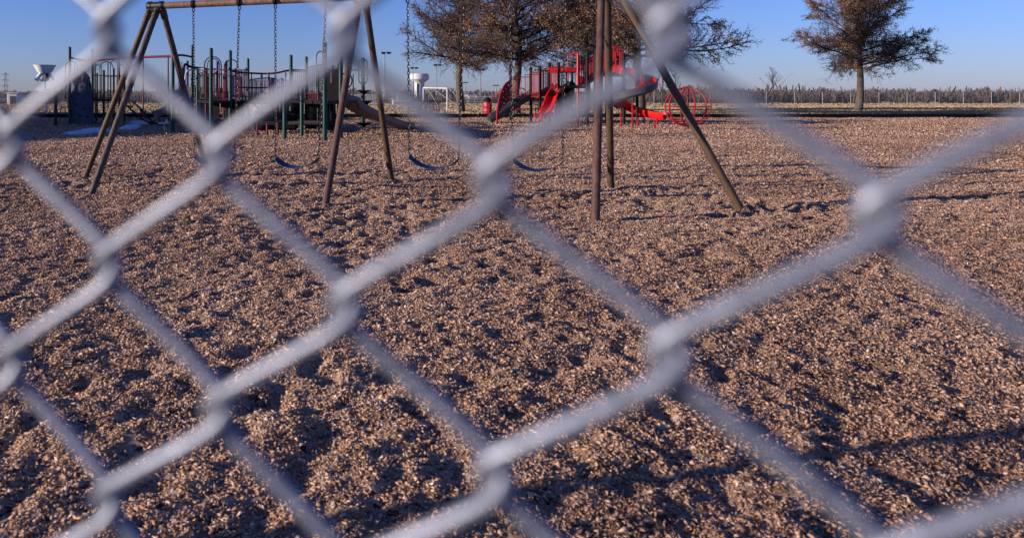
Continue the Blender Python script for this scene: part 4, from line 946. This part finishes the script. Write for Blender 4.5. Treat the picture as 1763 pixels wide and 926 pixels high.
# ------------------------------------------------------------------ background things
wt = thing('water_tower', 'white water tower with a wide bowl on a fluted column on the horizon', 'tower', (W(721, 0, 520).x, 520, 0)); q = 520 / FPX
zt = W(0, 127.5, 520).z; zb_ = W(0, 137, 520).z; zn = W(0, 144, 520).z; cx = W(722, 0, 520).x
MB().lathe([(8.2 * q, zn), (9.5 * q, zn + 0.8), (16.3 * q, zb_), (16.8 * q, zb_ + 1.3), (16.3 * q, zt - 0.6), (15 * q, zt), (6 * q, zt + 0.5), (0.1, zt + 0.7)], (cx, 520, 0), 40).build('bowl', M['white'], wt, smooth=30)
N = 40; secs = []
for z_ in (0, zn * 0.5, zn - 1.5, zn + 0.2):
    secs.append([Vector((cx + (8.6 * q * (1 - 0.03 * (i % 2))) * math.cos(2 * math.pi * i / N), 520 + (8.6 * q * (1 - 0.03 * (i % 2))) * math.sin(2 * math.pi * i / N), z_)) for i in range(N)])
MB().strip(secs).build('column', M['offwhite'], wt)
MB().box((W(719, 0, 516).x, 520 - 8.8 * q, zn / 2), (1.0, 0.25, zn)).build('ladder_shaft', M['brown'], wt)
def light_pole(x, yt, Z, label, heads=2, tee=False):
    p = W(x, yt, Z); o = thing('light_pole', label, 'light pole', (p.x, Z, 0), 'tall sports light poles beyond the fence')
    MB().tube([(p.x, Z, 0), p], [0.22, 0.12], 8).build('pole', M['galvfar'], o)
    if tee: MB().box(p, (10.5 * Z / FPX, 0.25, 0.28)).build('crossarm', M['dark'], o)
    else:
        MB().box(p + Vector((0.5, 0, 0)), (2.6, 0.15, 0.15)).build('crossarm', M['dark'], o)
        for i in range(heads):
            MB().box(p + Vector((-0.3 + 1.3 * i, -0.1, -0.1)), (0.9, 0.5, 0.5)).build('lamp_head', M['dark'], o)
light_pole(662, 91, 180, 'tallest light pole, between the middle swing leg and the oaks'); light_pole(711, 117, 230, 'light pole in front of the water tower')
light_pole(751.5, 112, 230, 'light pole rising above the goal frame'); light_pole(827, 120, 230, 'light pole seen between the two oak trunks')
light_pole(854, 147.5, 230, 'pole with a flat crossarm just left of the red fan panel', tee=True); light_pole(801, 142.5, 230, 'pole with a flat crossarm touching the oak trunk', tee=True)
light_pole(230.5, 131, 230, 'pole with a flat crossarm seen between the left swing legs and the rail poles', tee=True); light_pole(80, 155, 230, 'low flat topped pole behind the funnel pole', tee=True)
# pylon
py = thing('power_pylon', 'tall power line pylon on the horizon at far left', 'pylon', (W(9, 0, 700).x, 700, 0)); q = 700 / FPX; cx = W(9.5, 0, 700).x; top = W(0, 125, 700).z
mb = MB()
for s in (-1, 1): mb.tube([(cx + 2.4 * s, 700, 0), (cx + 0.5 * s, 700, top)], 0.28, 4)
for i in range(12):
    f0, f1 = i / 12, (i + 1) / 12; w0, w1 = 2.4 - 1.9 * f0, 2.4 - 1.9 * f1; mb.tube([(cx - w0, 700, top * f0), (cx + w1, 700, top * f1)], 0.14, 4); mb.tube([(cx + w0, 700, top * f0), (cx - w1, 700, top * f1)], 0.14, 4)
mb.build('lattice_mast', M['galvfar'], py)
for y, wd in ((129, 6), (139, 7), (149, 6)):
    z_ = W(0, y, 700).z; MB().tube([(cx - wd * q, 700, z_ + 0.4), (cx, 700, z_ + 1.2), (cx + wd * q, 700, z_ + 0.4)], 0.2, 4).tube([(cx - wd * q, 700, z_ + 0.4), (cx + wd * q, 700, z_ - 0.2)], 0.15, 4).build('crossarm', M['galvfar'], py)
# small buildings
def shed(x0, x1, yt, Z, depth, label, wm, rm, openings, name='shed'):
    a = W(x0, yt, Z); c = W(x1, yt, Z); cx = (a.x + c.x) / 2; wd = c.x - a.x; h = a.z; o = thing(name, label, 'building', (cx, Z, 0))
    MB().box((cx, Z + depth / 2, h / 2), (wd, depth, h)).build('wall', M[wm], o)
    MB().box((cx, Z + depth / 2, h + 0.06), (wd + 0.3, depth + 0.3, 0.16)).build('roof', M[rm], o)
    for (f0, f1, z0, z1, nm) in openings:
        MB().box((a.x + wd * (f0 + f1) / 2, Z - 0.02, h * (z0 + z1) / 2), (wd * (f1 - f0), 0.06, h * (z1 - z0))).build(nm, M['glass'], o)
shed(12, 30, 161, 118, 4, 'small white block building left of the funnel pole', 'white', 'white', [(0.3, 0.85, 0.0, 0.75, 'door')])
shed(30.5, 58, 161, 121, 5, 'long low shed with a dark roof beside the small white building', 'roof', 'roof', [(0.05, 0.3, 0, 0.7, 'door')])
shed(806, 818, 165, 135, 3, 'small pale dugout left of the thick oak trunk, beyond the fence', 'conc', 'white', [(0.2, 0.8, 0.1, 0.6, 'opening')], 'dugout')
shed(820, 846, 167, 160, 6, 'white block building seen between the oak trunks beyond the fence', 'white', 'conc', [(0.1, 0.3, 0.3, 0.7, 'window'), (0.6, 0.8, 0.3, 0.7, 'window')])
shed(676, 706, 171, 112, 1.5, 'low grey bleacher box right of the tallest light pole', 'conc', 'galvfar', [(0.1, 0.9, 0.2, 0.5, 'opening')], 'bleacher')
sg = thing('score_board', 'pale narrow board on posts beyond the fence', 'sign', (W(684.5, 0, 108).x, 108, 0)); p = W(684.5, 160, 108)
MB().box((p.x, 108, 1.35), (0.42, 0.12, 1.1)).build('board', M['offwhite'], sg); MB().tube([(p.x, 108.1, 0), (p.x, 108.1, 1.3)], 0.06, 6).build('support_post', M['galvfar'], sg)
pf = thing('picket_fence', 'white slatted fence beyond the chain link, left of the tallest light pole', 'fence', (W(632, 0, 108).x, 108, 0)); mb = MB()
for i in range(27):
    x = W(606 + i * 2.05, 0, 108).x; mb.box((x, 108, 0.78), (0.075, 0.03, 1.5))
mb.build('picket_panel', M['offwhite'], pf); MB().box((W(632, 0, 108).x, 108.04, 1.5), (4.7, 0.05, 0.08)).build('rail', M['offwhite'], pf)
# bleachers long white row between trunks
bl = thing('bleachers', 'pale metal bleachers behind the far fence between the oak trunks', 'bleachers', (W(830, 0, 125).x, 125, 0))
for i in range(4): MB().box((W(826, 0, 125).x, 125 + i * 0.6, 0.35 + i * 0.28), (4.6, 0.3, 0.06)).build('bench_row', M['offwhite'], bl)
mb = MB()
for s in (-2, -0.7, 0.7, 2): mb.tube([(W(826, 0, 125).x + s, 125, 0), (W(826, 0, 125).x + s, 127, 1.3)], 0.04, 5).tube([(W(826, 0, 125).x + s, 127, 0), (W(826, 0, 125).x + s, 127, 1.3)], 0.04, 5)
mb.build('support_frame', M['galvfar'], bl)
# parked car far left
def car(x, Z, label, m):
    cx = W(x, 0, Z).x; o = thing('parked_car', label, 'car', (cx, Z, 0))
    prof = [(-2.2, 0.35), (-2.25, 0.75), (-2.1, 0.95), (-1.35, 1.02), (-0.75, 1.42), (0.75, 1.45), (1.35, 1.05), (2.1, 0.98), (2.25, 0.7), (2.2, 0.35)]
    secs = [[Vector((cx + a, Z + y, z if z < 1.1 else z)) for a, z in prof] for y in (-0.85, -0.8, 0.8, 0.85)]; MB().strip(secs).build('body', M[m], o, smooth=25)
    MB().plate([(-1.2, 1.05), (-0.72, 1.36), (0.7, 1.38), (1.15, 1.05)], (cx, Z - 0.86, 0), (1, 0, 0), (0, 0, 1), 0.02).build('window', M['glass'], o)
    for s in (-1.4, 1.4):
        for y in (-0.8, 0.8): MB().tube([(cx + s, Z + y - 0.1, 0.33), (cx + s, Z + y + 0.1, 0.33)], 0.33, 16).build('wheel', M['rubber'], o)
car(3, 125, 'dark parked car at the very left edge beyond the fence', 'roof')
car(-30, 127, 'white parked car at the left edge behind the dark one', 'white')
# school building out of view on the left whose shadow falls across the mulch
sb = thing('school_building', 'flat roofed brick school building to the left of the playground', 'building', (-55, 20, 0))
poly = [(-62, -9.5), (-36.5, 18.2), (-43, 45), (-75, 45), (-75, -9.5)]
MB().slab(poly, -0.1, 7.1).build('wall', M['brick'], sb, smooth=0)
MB().slab([(-62, -9.9), (-36.1, 18.2), (-42.7, 45.3), (-75.3, 45.3), (-75.3, -9.9)], 7.1, 7.5).build('roof', M['roof'], sb, smooth=0)
a = Vector((-36.5, 18.2, 0)); c = Vector((-43, 45, 0)); d = (c - a).normalized(); n_ = Vector((d.y, -d.x, 0))
for st in range(2):
    for i in range(7):
        p = a + d * (2.5 + i * 3.6) + n_ * 0.02; MB().box((p.x, p.y, 1.9 + st * 3.3), (2.0, 0.1, 1.6), math.atan2(d.y, d.x)).build('window', M['glass'], sb)
